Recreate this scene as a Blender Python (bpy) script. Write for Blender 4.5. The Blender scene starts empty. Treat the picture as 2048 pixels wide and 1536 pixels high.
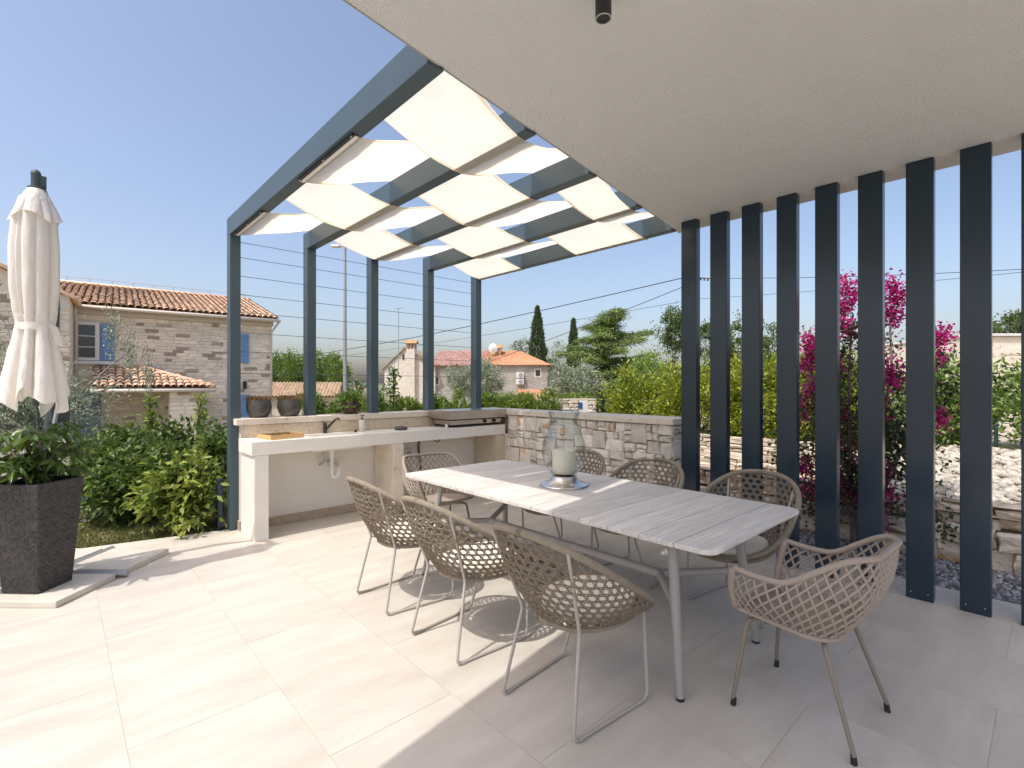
import bpy, math, random
import numpy as np
from mathutils import Vector, Matrix
R = math.radians
random.seed(7); rng = np.random.default_rng(7)
sc = bpy.context.scene
col = sc.collection

# ------------------------------------------------------------------ camera, sky, sun, exposure
YAW = R(47.5); F = 995.0; HY = 770.0; EYE = 1.5
cd = bpy.data.cameras.new("camera"); cam = bpy.data.objects.new("camera", cd); col.objects.link(cam)
cam.location = (0, 0, EYE); cam.rotation_euler = (R(90), 0, YAW - R(90))
cd.sensor_width = 36; cd.lens = 36 * F / 2048; cd.shift_y = 2 / 2048; cd.clip_start = .05; cd.clip_end = 6000
sc.camera = cam
KX, KY = .545, .034                                   # shadow travel per metre of height
sun_el = math.atan(1 / math.hypot(KX, KY))
w = bpy.data.worlds.new("World"); sc.world = w; w.use_nodes = True
nt = w.node_tree; nt.nodes.clear()
sky = nt.nodes.new("ShaderNodeTexSky"); sky.sky_type = 'NISHITA'; sky.sun_disc = False
sky.sun_elevation = sun_el; sky.sun_rotation = math.atan2(-KX, -KY)
sky.altitude = 0; sky.air_density = 1.0; sky.dust_density = 3.5; sky.ozone_density = 4.0
bg = nt.nodes.new("ShaderNodeBackground"); bg.inputs[1].default_value = .15
ow = nt.nodes.new("ShaderNodeOutputWorld")
tint = nt.nodes.new("ShaderNodeMix"); tint.data_type = 'RGBA'; tint.blend_type = 'MULTIPLY'; tint.inputs[0].default_value = 1; tint.inputs[7].default_value = (1.17, 1.03, .94, 1)   # white balance of the photograph
nt.links.new(sky.outputs[0], tint.inputs[6]); nt.links.new(tint.outputs[2], bg.inputs[0]); nt.links.new(bg.outputs[0], ow.inputs[0])
ld = bpy.data.lights.new("sun", 'SUN'); ld.energy = 2.0; ld.angle = R(.53); ld.color = (1, .965, .91)
sun = bpy.data.objects.new("sun", ld); col.objects.link(sun)
sun.rotation_euler = Vector((KX, KY, -1)).to_track_quat('-Z', 'Y').to_euler()
sc.view_settings.view_transform = 'Standard'; sc.view_settings.look = 'None'
sc.view_settings.exposure = .68; sc.view_settings.gamma = 1; sc.view_settings.use_curve_mapping = False
sc.render.engine = 'CYCLES'
sc.cycles.max_bounces = 10; sc.cycles.diffuse_bounces = 5; sc.cycles.transmission_bounces = 8; sc.cycles.transparent_max_bounces = 12
sc.cycles.caustics_reflective = False; sc.cycles.caustics_refractive = False
sc.cycles.sample_clamp_indirect = 8
try:
    sc.cycles.use_denoising = True
except Exception:
    pass

FW = np.array([math.cos(YAW), math.sin(YAW)]); RT = np.array([math.sin(YAW), -math.cos(YAW)])
def dirp(px): return FW + RT * (px - 1024) / F
def P(px, py, z=0.):                                   # point of the plane z seen at a place of the photograph
    t = F * (z - EYE) / (HY - py); d = dirp(px) * t
    return Vector((d[0], d[1], z))
def at(px, py, t):
    d = dirp(px) * t
    return Vector((d[0], d[1], EYE + (HY - py) / F * t))
def onY(px, py, Y):
    return at(px, py, Y / dirp(px)[1])
def onX(px, py, X):
    return at(px, py, X / dirp(px)[0])

# ------------------------------------------------------------------ materials
MATS = {}
def mat(name, c1, c2=None, ns=6, rough=.6, bump=0, bs=60, metal=0, spec=.5, orand=0, attr=0, transl=0,
        stretch=None, c3=None, c3s=3, c3t=.62, dist=.01, detail=4, rope=0, alpha=1, coat=0, fine=0):
    m = bpy.data.materials.new(name); m.use_nodes = True; n = m.node_tree; n.nodes.clear(); L = n.links.new
    out = n.nodes.new("ShaderNodeOutputMaterial"); b = n.nodes.new("ShaderNodeBsdfPrincipled")
    tc = n.nodes.new("ShaderNodeTexCoord"); mp = n.nodes.new("ShaderNodeMapping"); L(tc.outputs['Object'], mp.inputs[0])
    if stretch: mp.inputs['Scale'].default_value = stretch
    vec = mp.outputs[0]
    oi = None
    if orand:
        oi = n.nodes.new("ShaderNodeObjectInfo")
        ad = n.nodes.new("ShaderNodeVectorMath"); ad.operation = 'MULTIPLY_ADD'
        cb = n.nodes.new("ShaderNodeCombineXYZ"); L(oi.outputs['Random'], cb.inputs[0]); L(oi.outputs['Random'], cb.inputs[1]); L(oi.outputs['Random'], cb.inputs[2])
        ad.inputs[1].default_value = (37, 91, 53); L(cb.outputs[0], ad.inputs[0]); L(vec, ad.inputs[2]); vec = ad.outputs[0]
    def noise(s, d=detail):
        t = n.nodes.new("ShaderNodeTexNoise"); t.inputs['Scale'].default_value = s; t.inputs['Detail'].default_value = d
        t.inputs['Roughness'].default_value = .6; L(vec, t.inputs['Vector']); return t
    def mix(f, a, bb, blend='MIX'):
        x = n.nodes.new("ShaderNodeMix"); x.data_type = 'RGBA'; x.blend_type = blend
        if isinstance(f, float): x.inputs[0].default_value = f
        else: L(f, x.inputs[0])
        for i, v in ((6, a), (7, bb)):
            if isinstance(v, tuple): x.inputs[i].default_value = (*v, 1)
            else: L(v, x.inputs[i])
        return x.outputs[2]
    def ramp(src, lo, hi):
        r = n.nodes.new("ShaderNodeMapRange"); r.inputs[1].default_value = lo; r.inputs[2].default_value = hi; L(src, r.inputs[0]); return r.outputs[0]
    c = c1
    if c2 is not None:
        c = mix(ramp(noise(ns).outputs[0], .32, .68), c1, c2)
    if c3 is not None:
        c = mix(ramp(noise(c3s, 3).outputs[0], c3t, c3t + .1), c, c3)
    if fine:
        f = noise(220, 2); fr = ramp(f.outputs[0], .3, .7)
        g = n.nodes.new("ShaderNodeMapRange"); g.inputs[3].default_value = 1 - fine; g.inputs[4].default_value = 1 + fine; L(fr, g.inputs[0])
        hs = n.nodes.new("ShaderNodeHueSaturation"); L(g.outputs[0], hs.inputs['Value'])
        if isinstance(c, tuple): hs.inputs['Color'].default_value = (*c, 1)
        else: L(c, hs.inputs['Color'])
        c = hs.outputs[0]
    for amt, kind in ((orand, 'o'), (attr, 'a')):
        if not amt: continue
        if kind == 'o': src = oi.outputs['Random']
        else:
            a = n.nodes.new("ShaderNodeAttribute"); a.attribute_name = 'var'; src = a.outputs['Fac']
        g = n.nodes.new("ShaderNodeMapRange"); g.inputs[3].default_value = 1 - amt; g.inputs[4].default_value = 1 + amt; L(src, g.inputs[0])
        hs = n.nodes.new("ShaderNodeHueSaturation"); L(g.outputs[0], hs.inputs['Value'])
        if kind == 'a':
            g2 = n.nodes.new("ShaderNodeMapRange"); g2.inputs[3].default_value = .525; g2.inputs[4].default_value = .48; L(src, g2.inputs[0]); L(g2.outputs[0], hs.inputs['Hue'])
        if isinstance(c, tuple): hs.inputs['Color'].default_value = (*c, 1)
        else: L(c, hs.inputs['Color'])
        c = hs.outputs[0]
    if isinstance(c, tuple): b.inputs['Base Color'].default_value = (*c, 1)
    else: L(c, b.inputs['Base Color'])
    b.inputs['Roughness'].default_value = rough; b.inputs['Metallic'].default_value = metal
    b.inputs['Specular IOR Level'].default_value = spec
    if coat: b.inputs['Coat Weight'].default_value = coat
    hgt = None
    if bump: hgt = noise(bs, 4).outputs[0]
    if rope:
        a = n.nodes.new("ShaderNodeAttribute"); a.attribute_name = 'u'
        mm = n.nodes.new("ShaderNodeMath"); mm.operation = 'MULTIPLY'; mm.inputs[1].default_value = rope; L(a.outputs['Fac'], mm.inputs[0])
        s = n.nodes.new("ShaderNodeMath"); s.operation = 'SINE'; L(mm.outputs[0], s.inputs[0]); hgt = s.outputs[0]
        g = n.nodes.new("ShaderNodeMapRange"); g.inputs[1].default_value = -1; g.inputs[3].default_value = .72; L(s.outputs[0], g.inputs[0])
    if hgt is not None:
        bp = n.nodes.new("ShaderNodeBump"); bp.inputs['Strength'].default_value = bump or .8; bp.inputs['Distance'].default_value = dist
        L(hgt, bp.inputs['Height']); L(bp.outputs[0], b.inputs['Normal'])
    if transl:
        tr = n.nodes.new("ShaderNodeBsdfTranslucent"); ms = n.nodes.new("ShaderNodeMixShader"); ms.inputs[0].default_value = transl
        if isinstance(c, tuple): tr.inputs[0].default_value = (*c, 1)
        else: L(c, tr.inputs[0])
        L(b.outputs[0], ms.inputs[1]); L(tr.outputs[0], ms.inputs[2]); L(ms.outputs[0], out.inputs[0])
    else:
        L(b.outputs[0], out.inputs[0])
    MATS[name] = m; return m

mat('tile', (.61, .575, .505), (.505, .465, .398), ns=2.1, rough=.5, bump=.06, bs=90, orand=.010, stretch=(.7, 2.8, 1), c3=(.545, .50, .43), c3s=1.5, c3t=.57, fine=.10, dist=.004, spec=.35)
mat('grout', (.56, .525, .46), rough=.9)
mat('plaster', (.89, .90, .90), (.87, .88, .88), ns=3, rough=.95, bump=1, bs=130, dist=.02, detail=2, spec=.1)
mat('white_wall', (.80, .76, .70), (.77, .73, .66), ns=2, rough=.9, bump=.1, bs=200, dist=.003)
mat('steel_paint', (.050, .084, .104), (.044, .074, .092), ns=2, rough=.42, bump=.05, bs=260, dist=.002, spec=.6)
mat('fin_paint', (.012, .030, .050), (.010, .025, .042), ns=3, rough=.24, bump=.05, bs=40, dist=.003, stretch=(3, 3, .3), spec=.55)
mat('cloth', (.93, .87, .75), (.91, .85, .72), ns=30, rough=.9, bump=.1, bs=400, dist=.002, transl=.62, spec=.1)
mat('canopy', (.90, .86, .79), (.88, .83, .75), ns=8, rough=.9, bump=.45, bs=9, dist=.03, stretch=(2.2, 2.2, .5), transl=.22, spec=.1)
mat('limestone', (.76, .69, .58), (.68, .59, .47), ns=7, rough=.7, bump=.15, bs=90, dist=.004, c3=(.50, .40, .29), c3s=14, c3t=.62, fine=.06)
mat('counter_stone', (.82, .785, .72), (.78, .73, .655), ns=5, rough=.6, bump=.08, bs=120, dist=.003, fine=.05)
mat('splash_stone', (.66, .57, .44), (.52, .43, .31), ns=26, rough=.7, bump=.15, bs=90, dist=.004, c3=(.44, .35, .24), c3s=40, c3t=.58, fine=.1)
mat('brown_stone', (.40, .32, .24), (.50, .41, .31), ns=25, rough=.8, bump=.15, bs=90, dist=.004, fine=.1)
mat('wall_stone', (.82, .76, .66), (.70, .64, .545), ns=9, rough=.85, bump=.7, bs=22, dist=.03, orand=.20, c3=(.62, .38, .18), c3s=3.0, c3t=.60, fine=.08)
mat('ledge_stone', (.74, .66, .54), (.60, .52, .41), ns=9, rough=.9, bump=.8, bs=20, dist=.03, orand=.24, c3=(.50, .31, .13), c3s=3.5, c3t=.6, fine=.08)
mat('mortar', (.50, .43, .33), (.38, .31, .23), ns=20, rough=.95, bump=.5, bs=60)
mat('house_stone', (.86, .77, .64), (.76, .67, .54), ns=5, rough=.9, bump=.6, bs=14, dist=.03, orand=.12)
mat('dark_house_stone', (.36, .30, .235), (.44, .37, .29), ns=5, rough=.9, bump=.6, bs=14, dist=.03, orand=.25)
mat('house_mortar', (.80, .72, .59), (.74, .66, .53), ns=4, rough=.95, bump=.3, bs=30)
mat('roof_tile', (.78, .55, .39), (.66, .41, .26), ns=3, rough=.85, bump=.3, bs=30, orand=.30, c3=(.15, .11, .08), c3s=2.2, c3t=.60)
mat('orange_roof', (.60, .33, .19), (.50, .26, .145), ns=2, rough=.85, attr=.2)
mat('pink_roof', (.50, .31, .26), (.38, .225, .19), ns=1.2, rough=.85, attr=.25)
mat('tan_roof', (.52, .38, .25), (.44, .31, .20), ns=2, rough=.85, attr=.25)
mat('roof_under', (.30, .21, .14), rough=.9)
mat('shutter_blue', (.16, .30, .55), (.14, .27, .50), ns=6, rough=.55, orand=.06)
mat('shutter_grey', (.16, .20, .26), rough=.6)
mat('cream_paint', (.66, .61, .53), rough=.6)
mat('white_paint', (.78, .76, .72), rough=.5)
mat('window_glass', (.03, .04, .05), rough=.06, spec=.8)
mat('grey_metal', (.36, .38, .38), rough=.5, metal=.3)
mat('wire', (.06, .12, .17), rough=.5)
mat('cable', (.02, .022, .025), rough=.6)
mat('black', (.018, .018, .02), rough=.45)
mat('black_rubber', (.02, .02, .02), rough=.8)
mat('rope', (.26, .215, .16), (.21, .17, .125), ns=40, rough=.85, bump=.3, bs=300, dist=.002, spec=.2)
mat('rope_rim', (.38, .325, .25), (.33, .28, .21), ns=30, rough=.85, rope=1350, dist=.0016, spec=.2)
mat('chair_frame', (.42, .39, .345), rough=.45, spec=.4)
mat('cushion', (.82, .77, .66), (.79, .73, .62), ns=25, rough=.95, bump=.2, bs=300, dist=.002)
mat('resin', (.36, .30, .245), (.34, .28, .23), ns=20, rough=.55, bump=.05, bs=200, dist=.002)
mat('resin_leg', (.23, .195, .155), rough=.5)
mat('table_wood', (.70, .665, .61), (.57, .54, .495), ns=5, rough=.65, bump=.25, bs=30, dist=.003, orand=.10, stretch=(.7, 9, 9), c3=(.76, .73, .68), c3s=4, c3t=.55, fine=.05)
mat('table_frame', (.34, .325, .30), rough=.45)
mat('steel', (.62, .58, .52), (.56, .52, .46), ns=4, rough=.28, metal=1, stretch=(1, 1, 12))
mat('silver', (.76, .72, .66), rough=.26, metal=1)
mat('wax', (.80, .77, .64), rough=.5, transl=.12)
mat('dark_pot', (.085, .078, .07), (.05, .046, .042), ns=9, rough=.35, bump=.1, bs=30, dist=.004, spec=.6)
mat('brown_glaze', (.050, .014, .012), rough=.12, spec=.7)
mat('heather', (.30, .17, .10), (.20, .16, .06), ns=8, rough=.9, attr=.35)
mat('soil', (.36, .27, .19), (.24, .18, .12), ns=30, rough=1, bump=.8, bs=80)
mat('rattan', (.070, .064, .060), (.055, .050, .047), ns=20, rough=.6, attr=.35, spec=.4)
mat('slab_concrete', (.60, .57, .49), (.53, .50, .43), ns=5, rough=.85, bump=.3, bs=120, dist=.004, fine=.06)
mat('wood_tray', (.62, .40, .17), (.52, .32, .13), ns=5, rough=.5, stretch=(8, 1, 8))
mat('green_cap', (.045, .075, .068), rough=.5)
mat('umbrella_pole', (.055, .072, .082), rough=.45)
mat('soil_ground', (.30, .25, .17), (.22, .19, .11), ns=.8, rough=1, bump=.6, bs=10)
mat('lawn', (.15, .15, .05), (.24, .20, .09), ns=3, rough=1, bump=.5, bs=40)
mat('grass', (.085, .125, .030), (.16, .16, .05), ns=2.5, rough=.8, attr=.4, transl=.3)
mat('gravel', (.21, .21, .22), (.31, .31, .31), ns=12, rough=.75, attr=.6)
mat('gravel_bed', (.10, .10, .105), rough=1)
mat('pebble', (.56, .52, .45), (.46, .42, .35), ns=6, rough=.8, attr=.25)
mat('pebble_bed', (.46, .40, .32), rough=1, bump=.5, bs=50)
mat('pool_water', (.10, .33, .62), rough=.08, spec=.6)
def leafm(name, c1, c2, attr=.35, tr=.3, rough=.45, ns=2.0, spec=.5):
    mat(name, c1, c2, ns=ns, rough=rough, attr=attr, transl=tr, spec=spec)
leafm('laurel_leaf', (0.096, 0.155, 0.030), (0.143, 0.211, 0.041))
leafm('laurel_young', (0.278, 0.330, 0.056), (0.196, 0.272, 0.048))
leafm('fatsia_leaf', (.13, .21, .045), (.27, .33, .075), rough=.3)
leafm('olive_leaf', (0.246, 0.301, 0.192), (0.347, 0.392, 0.274), tr=.15)
leafm('hedge_leaf', (0.118, 0.190, 0.031), (0.218, 0.301, 0.048), attr=.5)
leafm('gold_leaf', (.36, .40, .035), (.16, .24, .028), attr=.45)
leafm('green_leaf', (0.162, 0.275, 0.057), (0.259, 0.373, 0.081), attr=.45)
leafm('myrtle_leaf', (0.046, 0.066, 0.026), (0.072, 0.096, 0.036), attr=.4)
leafm('flower', (.72, .055, .33), (.52, .02, .24), attr=.5, tr=.35)
leafm('pink_flower', (.75, .20, .36), (.68, .14, .30), attr=.2)
leafm('cedar_leaf', (0.163, 0.256, 0.072), (0.274, 0.352, 0.101), attr=.4, tr=.1)
leafm('cypress_leaf', (0.059, 0.098, 0.036), (0.092, 0.134, 0.050), attr=.4, tr=.1)
leafm('tree_leaf', (0.094, 0.144, 0.043), (0.144, 0.203, 0.060), attr=.4)
leafm('poplar_leaf', (0.129, 0.215, 0.035), (0.215, 0.317, 0.052), attr=.5)
mat('bark', (.16, .12, .085), (.10, .075, .055), ns=12, rough=.95, bump=.6, bs=40, stretch=(2, 2, .4))
mat('grey_bark', (.26, .225, .18), (.18, .15, .12), ns=12, rough=.95, bump=.4, bs=40)
mat('hill', (.09, .13, .10), (.12, .15, .12), ns=.01, rough=1)
mat('net', (.02, .055, .045), rough=.9)
mat('sign_blue', (.02, .09, .30), rough=.4)
def glass_mat(name, tint=(.97, .98, .97)):
    m = bpy.data.materials.new(name); m.use_nodes = True; n = m.node_tree; n.nodes.clear(); L = n.links.new
    out = n.nodes.new("ShaderNodeOutputMaterial"); g = n.nodes.new("ShaderNodeBsdfGlossy"); g.inputs['Roughness'].default_value = .03
    t = n.nodes.new("ShaderNodeBsdfTransparent"); t.inputs[0].default_value = (*tint, 1)
    f0 = n.nodes.new("ShaderNodeLayerWeight"); f0.inputs[0].default_value = .5; f = n.nodes.new('ShaderNodeMapRange'); f.inputs[3].default_value = .07; f.inputs[4].default_value = .85; pw_ = n.nodes.new('ShaderNodeMath'); pw_.operation = 'POWER'; pw_.inputs[1].default_value = 2.4; L(f0.outputs['Facing'], pw_.inputs[0]); L(pw_.outputs[0], f.inputs[0])
    ms = n.nodes.new("ShaderNodeMixShader"); L(f.outputs[0], ms.inputs[0]); L(t.outputs[0], ms.inputs[1]); L(g.outputs[0], ms.inputs[2]); L(ms.outputs[0], out.inputs[0])
    MATS[name] = m
glass_mat('glass', (.90, .92, .91))

# ------------------------------------------------------------------ mesh helpers
class MB:
    def __init__(s): s.v = []; s.f = []; s.u = []; s.var = []
    def add(s, vs, fs, u=None, var=.5):
        o = len(s.v); s.v += [tuple(x) for x in vs]; s.f += [tuple(i + o for i in f) for f in fs]
        s.u += list(u) if u is not None else [0.] * len(vs); s.var += [var] * len(vs)
    def box(s, x0, x1, y0, y1, z0, z1, M=None, var=.5):
        vs = [Vector((x, y, z)) for z in (z0, z1) for y in (y0, y1) for x in (x0, x1)]
        if M is not None: vs = [M @ v for v in vs]
        s.add(vs, [(0, 2, 3, 1), (4, 5, 7, 6), (0, 1, 5, 4), (2, 6, 7, 3), (0, 4, 6, 2), (1, 3, 7, 5)], var=var)
    def tube(s, pts, r, n=8, closed=False, caps=True, flat=1.0, var=.5):
        pts = [Vector(p) for p in pts]; N = len(pts); rs = r if isinstance(r, (list, tuple)) else [r] * N
        vs = []; us = []; acc = 0.; up = None
        for i, p in enumerate(pts):
            a = pts[(i - 1) % N] if (closed or i > 0) else p; b = pts[(i + 1) % N] if (closed or i < N - 1) else p
            t = (b - a)
            t = t.normalized() if t.length > 1e-9 else Vector((0, 0, 1))
            if up is None:
                up = Vector((0, 0, 1)) if abs(t.z) < .9 else Vector((1, 0, 0))
            up = (up - t * up.dot(t))
            up = up.normalized() if up.length > 1e-6 else t.orthogonal().normalized()
            sd = t.cross(up)
            if i: acc += (p - pts[i - 1]).length
            for k in range(n):
                an = 2 * math.pi * k / n; vs.append(p + (sd * math.cos(an) + up * math.sin(an) * flat) * rs[i]); us.append(acc)
        fs = []
        for i in range(N if closed else N - 1):
            j = (i + 1) % N
            for k in range(n): fs.append((i * n + k, i * n + (k + 1) % n, j * n + (k + 1) % n, j * n + k))
        if caps and not closed:
            fs.append(tuple(reversed(range(n)))); fs.append(tuple(range((N - 1) * n, N * n)))
        s.add(vs, fs, us, var)
    def lathe(s, prof, n=24, c=(0, 0, 0), caps=True):
        vs = []; fs = []
        for (r, z) in prof:
            for k in range(n):
                a = 2 * math.pi * k / n; vs.append((c[0] + r * math.cos(a), c[1] + r * math.sin(a), c[2] + z))
        for i in range(len(prof) - 1):
            for k in range(n): fs.append((i * n + k, i * n + (k + 1) % n, (i + 1) * n + (k + 1) % n, (i + 1) * n + k))
        if caps:
            if prof[0][0] > 1e-4: fs.append(tuple(reversed(range(n))))
            if prof[-1][0] > 1e-4: fs.append(tuple(range((len(prof) - 1) * n, len(prof) * n)))
        s.add(vs, fs)
    def grid(s, fn, nu, nv, closed_u=False, var=.5):
        vs = [fn(i / (nu if closed_u else nu - 1), j / (nv - 1)) for j in range(nv) for i in range(nu)]
        fs = []
        for j in range(nv - 1):
            for i in range(nu if closed_u else nu - 1):
                k = (i + 1) % nu; fs.append((j * nu + i, j * nu + k, (j + 1) * nu + k, (j + 1) * nu + i))
        s.add(vs, fs, var=var)
    def mesh(s, name, smooth=False):
        me = bpy.data.meshes.new(name); me.from_pydata(s.v, [], s.f)
        if any(s.u):
            a = me.attributes.new('u', 'FLOAT', 'POINT'); a.data.foreach_set('value', np.array(s.u, np.float32))
        if any(x != .5 for x in s.var):
            a = me.attributes.new('var', 'FLOAT', 'POINT'); a.data.foreach_set('value', np.array(s.var, np.float32))
        if smooth: me.shade_smooth()
        me.update(); return me
    def build(s, name, m, parent=None, smooth=False, bevel=0, seg=2, loc=None, rz=0, auto=None):
        me = s.mesh(name, smooth or auto is not None); return link(name, me, m, parent, bevel, seg, loc, rz, auto)
def link(name, me, m, parent=None, bevel=0, seg=2, loc=None, rz=0, auto=None):
    o = bpy.data.objects.new(name, me); col.objects.link(o)
    if m and not me.materials: me.materials.append(MATS[m] if isinstance(m, str) else m)
    if parent: o.parent = parent
    if loc is not None: o.location = loc
    o.rotation_euler.z = rz
    if auto is not None:
        me.set_sharp_from_angle(angle=R(auto))
    if bevel:
        b = o.modifiers.new("bevel", 'BEVEL'); b.width = bevel; b.segments = seg; b.limit_method = 'ANGLE'; b.angle_limit = R(40)
        b.harden_normals = False
    return o
def tag(o, label=None, cat=None, group=None, kind=None):
    for k, v in (('label', label), ('category', cat), ('group', group), ('kind', kind)):
        if v: o[k] = v
    return o
def thing(name, label, cat, loc=(0, 0, 0), rz=0, group=None):
    o = bpy.data.objects.new(name, None); col.objects.link(o); o.location = loc; o.rotation_euler.z = rz; o.empty_display_size = .1
    return tag(o, label, cat, group)
def copy_tree(o, parent=None):
    c = o.copy(); col.objects.link(c); c.parent = parent
    for ch in list(o.children): copy_tree(ch, c)
    return c
def box_obj(name, m, parent, x0, x1, y0, y1, z0, z1, bevel=.004, **k):
    b = MB(); b.box(x0, x1, y0, y1, z0, z1); return b.build(name, m, parent, bevel=bevel, **k)

def leaf_mesh(name, pos, nrm, length, width, m, parent=None, kind=None, var=None, droop=.0, fold=.25, smooth=False):
    """leaves as folded four-corner blades: pos (n,3) base, nrm (n,3) direction of each blade"""
    n = len(pos); d = nrm / np.maximum(np.linalg.norm(nrm, axis=1, keepdims=True), 1e-6)
    up = rng.normal(size=(n, 3)) * .55 + np.array([0, 0, 1.]); s = np.cross(d, up); s /= np.maximum(np.linalg.norm(s, axis=1, keepdims=True), 1e-6)
    nn = np.cross(s, d)
    L = np.asarray(length).reshape(-1, 1) * np.ones((n, 1)); W = np.asarray(width).reshape(-1, 1) * np.ones((n, 1))
    mid = pos + d * L * .45 - np.array([0, 0, 1.]) * L * droop * .3
    tip = pos + d * L - np.array([0, 0, 1.]) * L * droop
    a = mid + s * W * .5 + nn * W * fold; b = mid - s * W * .5 + nn * W * fold
    v = np.stack([pos, a, tip, b], 1).reshape(-1, 3)
    k = np.arange(n) * 4
    f = np.stack([k, k + 1, k + 2, k, k + 2, k + 3], 1).reshape(-1)
    me = bpy.data.meshes.new(name); me.vertices.add(n * 4); me.vertices.foreach_set('co', v.astype(np.float32).reshape(-1))
    me.loops.add(n * 6); me.loops.foreach_set('vertex_index', f.astype(np.int32)); me.polygons.add(n * 2)
    me.polygons.foreach_set('loop_start', (np.arange(n * 2) * 3).astype(np.int32))
    me.update(calc_edges=True); me.validate()
    vv = rng.random(n) if var is None else var
    at_ = me.attributes.new('var', 'FLOAT', 'POINT'); at_.data.foreach_set('value', np.repeat(vv, 4).astype(np.float32))
    o = link(name, me, m, parent)
    if kind: o['kind'] = kind
    return o
def clumps(n, c, r, ncl, spread, shell=.55, top=0., rs=None):
    """leaf bases gathered in clumps spread through an ellipsoid"""
    g = rs or rng
    u = g.normal(size=(ncl, 3)); u /= np.linalg.norm(u, axis=1, keepdims=True)
    rad = (shell + (1 - shell) * g.random((ncl, 1))) * (1 + .14 * g.normal(size=(ncl, 1)))
    cc = np.array(c) + u * rad * np.array(r)
    idx = g.integers(0, ncl, n); p = cc[idx] + g.normal(size=(n, 3)) * spread * (.5 + g.random((ncl, 1)))[idx]
    out = u[idx] * .8 + g.normal(size=(n, 3)) * .6 + np.array([0, 0, top])
    return p, out, cc
def limbs(mb, base, targets, r, bend=.25):
    for tg in targets:
        a = Vector(base); b = Vector(tg); m_ = a.lerp(b, .5) + Vector((0, 0, (b - a).length * bend))
        pts = [a.lerp(m_, t).lerp(m_.lerp(b, t), t) for t in (0, .25, .5, .75, 1)]
        mb.tube(pts, [r, r * .8, r * .6, r * .42, r * .2], 5)

# ------------------------------------------------------------------ ground, lawn, terrace
def gz(x, y):
    z = -.06
    far = max(0., min(1., (math.hypot(x, y) - 8) / 10)); z = -.06 - 1.25 * far * far * (3 - 2 * far)
    if 4.9 < x < 12 and y < 7.2: z = -.35
    return z
gm = MB()
xs = sorted(set([-3000, -1200, -500, -200, -90, -60] + list(range(-40, 61, 2)) + [i * .3 for i in range(-10, 40)] + [80, 120, 200, 500, 1200, 3000]))
ys = sorted(set([-3000, -1000, -300, -100, -40, -20, -10] + [i * .4 for i in range(-20, 60)] + list(range(24, 80, 3)) + [100, 150, 300, 700, 1500, 3000]))
vs = [(x, y, (gz(x, y) if not (x < 4.9 and y < 5.9 or (x < 1.6 and y < 7.6)) else -.2)) for y in ys for x in xs]; nx = len(xs)
gm.add(vs, [(j * nx + i, j * nx + i + 1, (j + 1) * nx + i + 1, (j + 1) * nx + i) for j in range(len(ys) - 1) for i in range(nx - 1)])
tag(gm.build('ground', 'soil_ground', smooth=True), kind='structure')

EDGE = lambda x: 5.80 - (x - 1.35) * .21                 # far edge of the terrace on the garden side
fl = MB()
fx0, fx1, fy0 = -6.7, 4.845, -5.4
fl.add([(fx0, fy0, -.14), (fx1, fy0, -.14), (fx1, 5.80, -.14), (1.35, 5.80, -.14), (fx0, EDGE(fx0), -.14),
        (fx0, fy0, -.0022), (fx1, fy0, -.0022), (fx1, 5.80, -.0022), (1.35, 5.80, -.0022), (fx0, EDGE(fx0), -.0022)],
       [(4, 3, 2, 1, 0), (5, 6, 7, 8, 9), (0, 1, 6, 5), (1, 2, 7, 6), (2, 3, 8, 7), (3, 4, 9, 8), (4, 0, 5, 9)])
terrace = tag(fl.build('terrace', 'grout'), kind='structure')
def clip_half(poly, a, b, c):                            # keep a*x + b*y <= c
    out = []
    for i in range(len(poly)):
        p, q = poly[i], poly[(i + 1) % len(poly)]; dp = a * p[0] + b * p[1] - c; dq = a * q[0] + b * q[1] - c
        if dp <= 0: out.append(p)
        if dp * dq < 0:
            t = dp / (dp - dq); out.append((p[0] + (q[0] - p[0]) * t, p[1] + (q[1] - p[1]) * t))
    return out
g = .0009
for i in range(-12, 8):
    xa = .215 + .6 * i; xb = xa + .6
    off = 2.58 if i % 2 == 0 else 3.18
    for j in range(-7, 7):
        ya = off + 1.2 * j; yb = ya + 1.2
        poly = [(xa + g, ya + g), (xb - g, ya + g), (xb - g, yb - g), (xa + g, yb - g)]
        for h in ((.21, 1, 5.80 + 1.35 * .21), (0, 1, 5.80), (1, 0, fx1), (-1, 0, -fx0), (0, -1, -fy0)): 
            poly = clip_half(poly, *h) if len(poly) > 2 else poly
        if len(poly) < 3: continue
        b = MB(); n = len(poly)
        b.add([(x, y, -.002) for x, y in poly] + [(x, y, 0) for x, y in poly], [tuple(range(n, 2 * n))] + [(k, (k + 1) % n, n + (k + 1) % n, n + k) for k in range(n)])
        b.build('tile', 'tile', terrace)
# lawn with blades
lw = MB(); lw.add([(-6, EDGE(-6) + .002, -.03), (1.35, 5.803, -.03), (1.35, 9.5, -.04), (-6, 9.5, -.04)], [(0, 1, 2, 3)])
tag(lw.build('lawn', 'lawn'), kind='structure')
n = 26000; gx = rng.uniform(-2.2, 1.3, n); gy = 5.80 - (gx - 1.35) * .21 + rng.random(n) ** 1.5 * 2.6 + .02
pp = np.stack([gx, gy, np.full(n, -.032)], 1)
tag(leaf_mesh('grass', pp, rng.normal(size=(n, 3)) * [.5, .5, .1] + [0, 0, 1], rng.uniform(.03, .075, n), .007, 'grass', droop=.25), kind='stuff')

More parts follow.
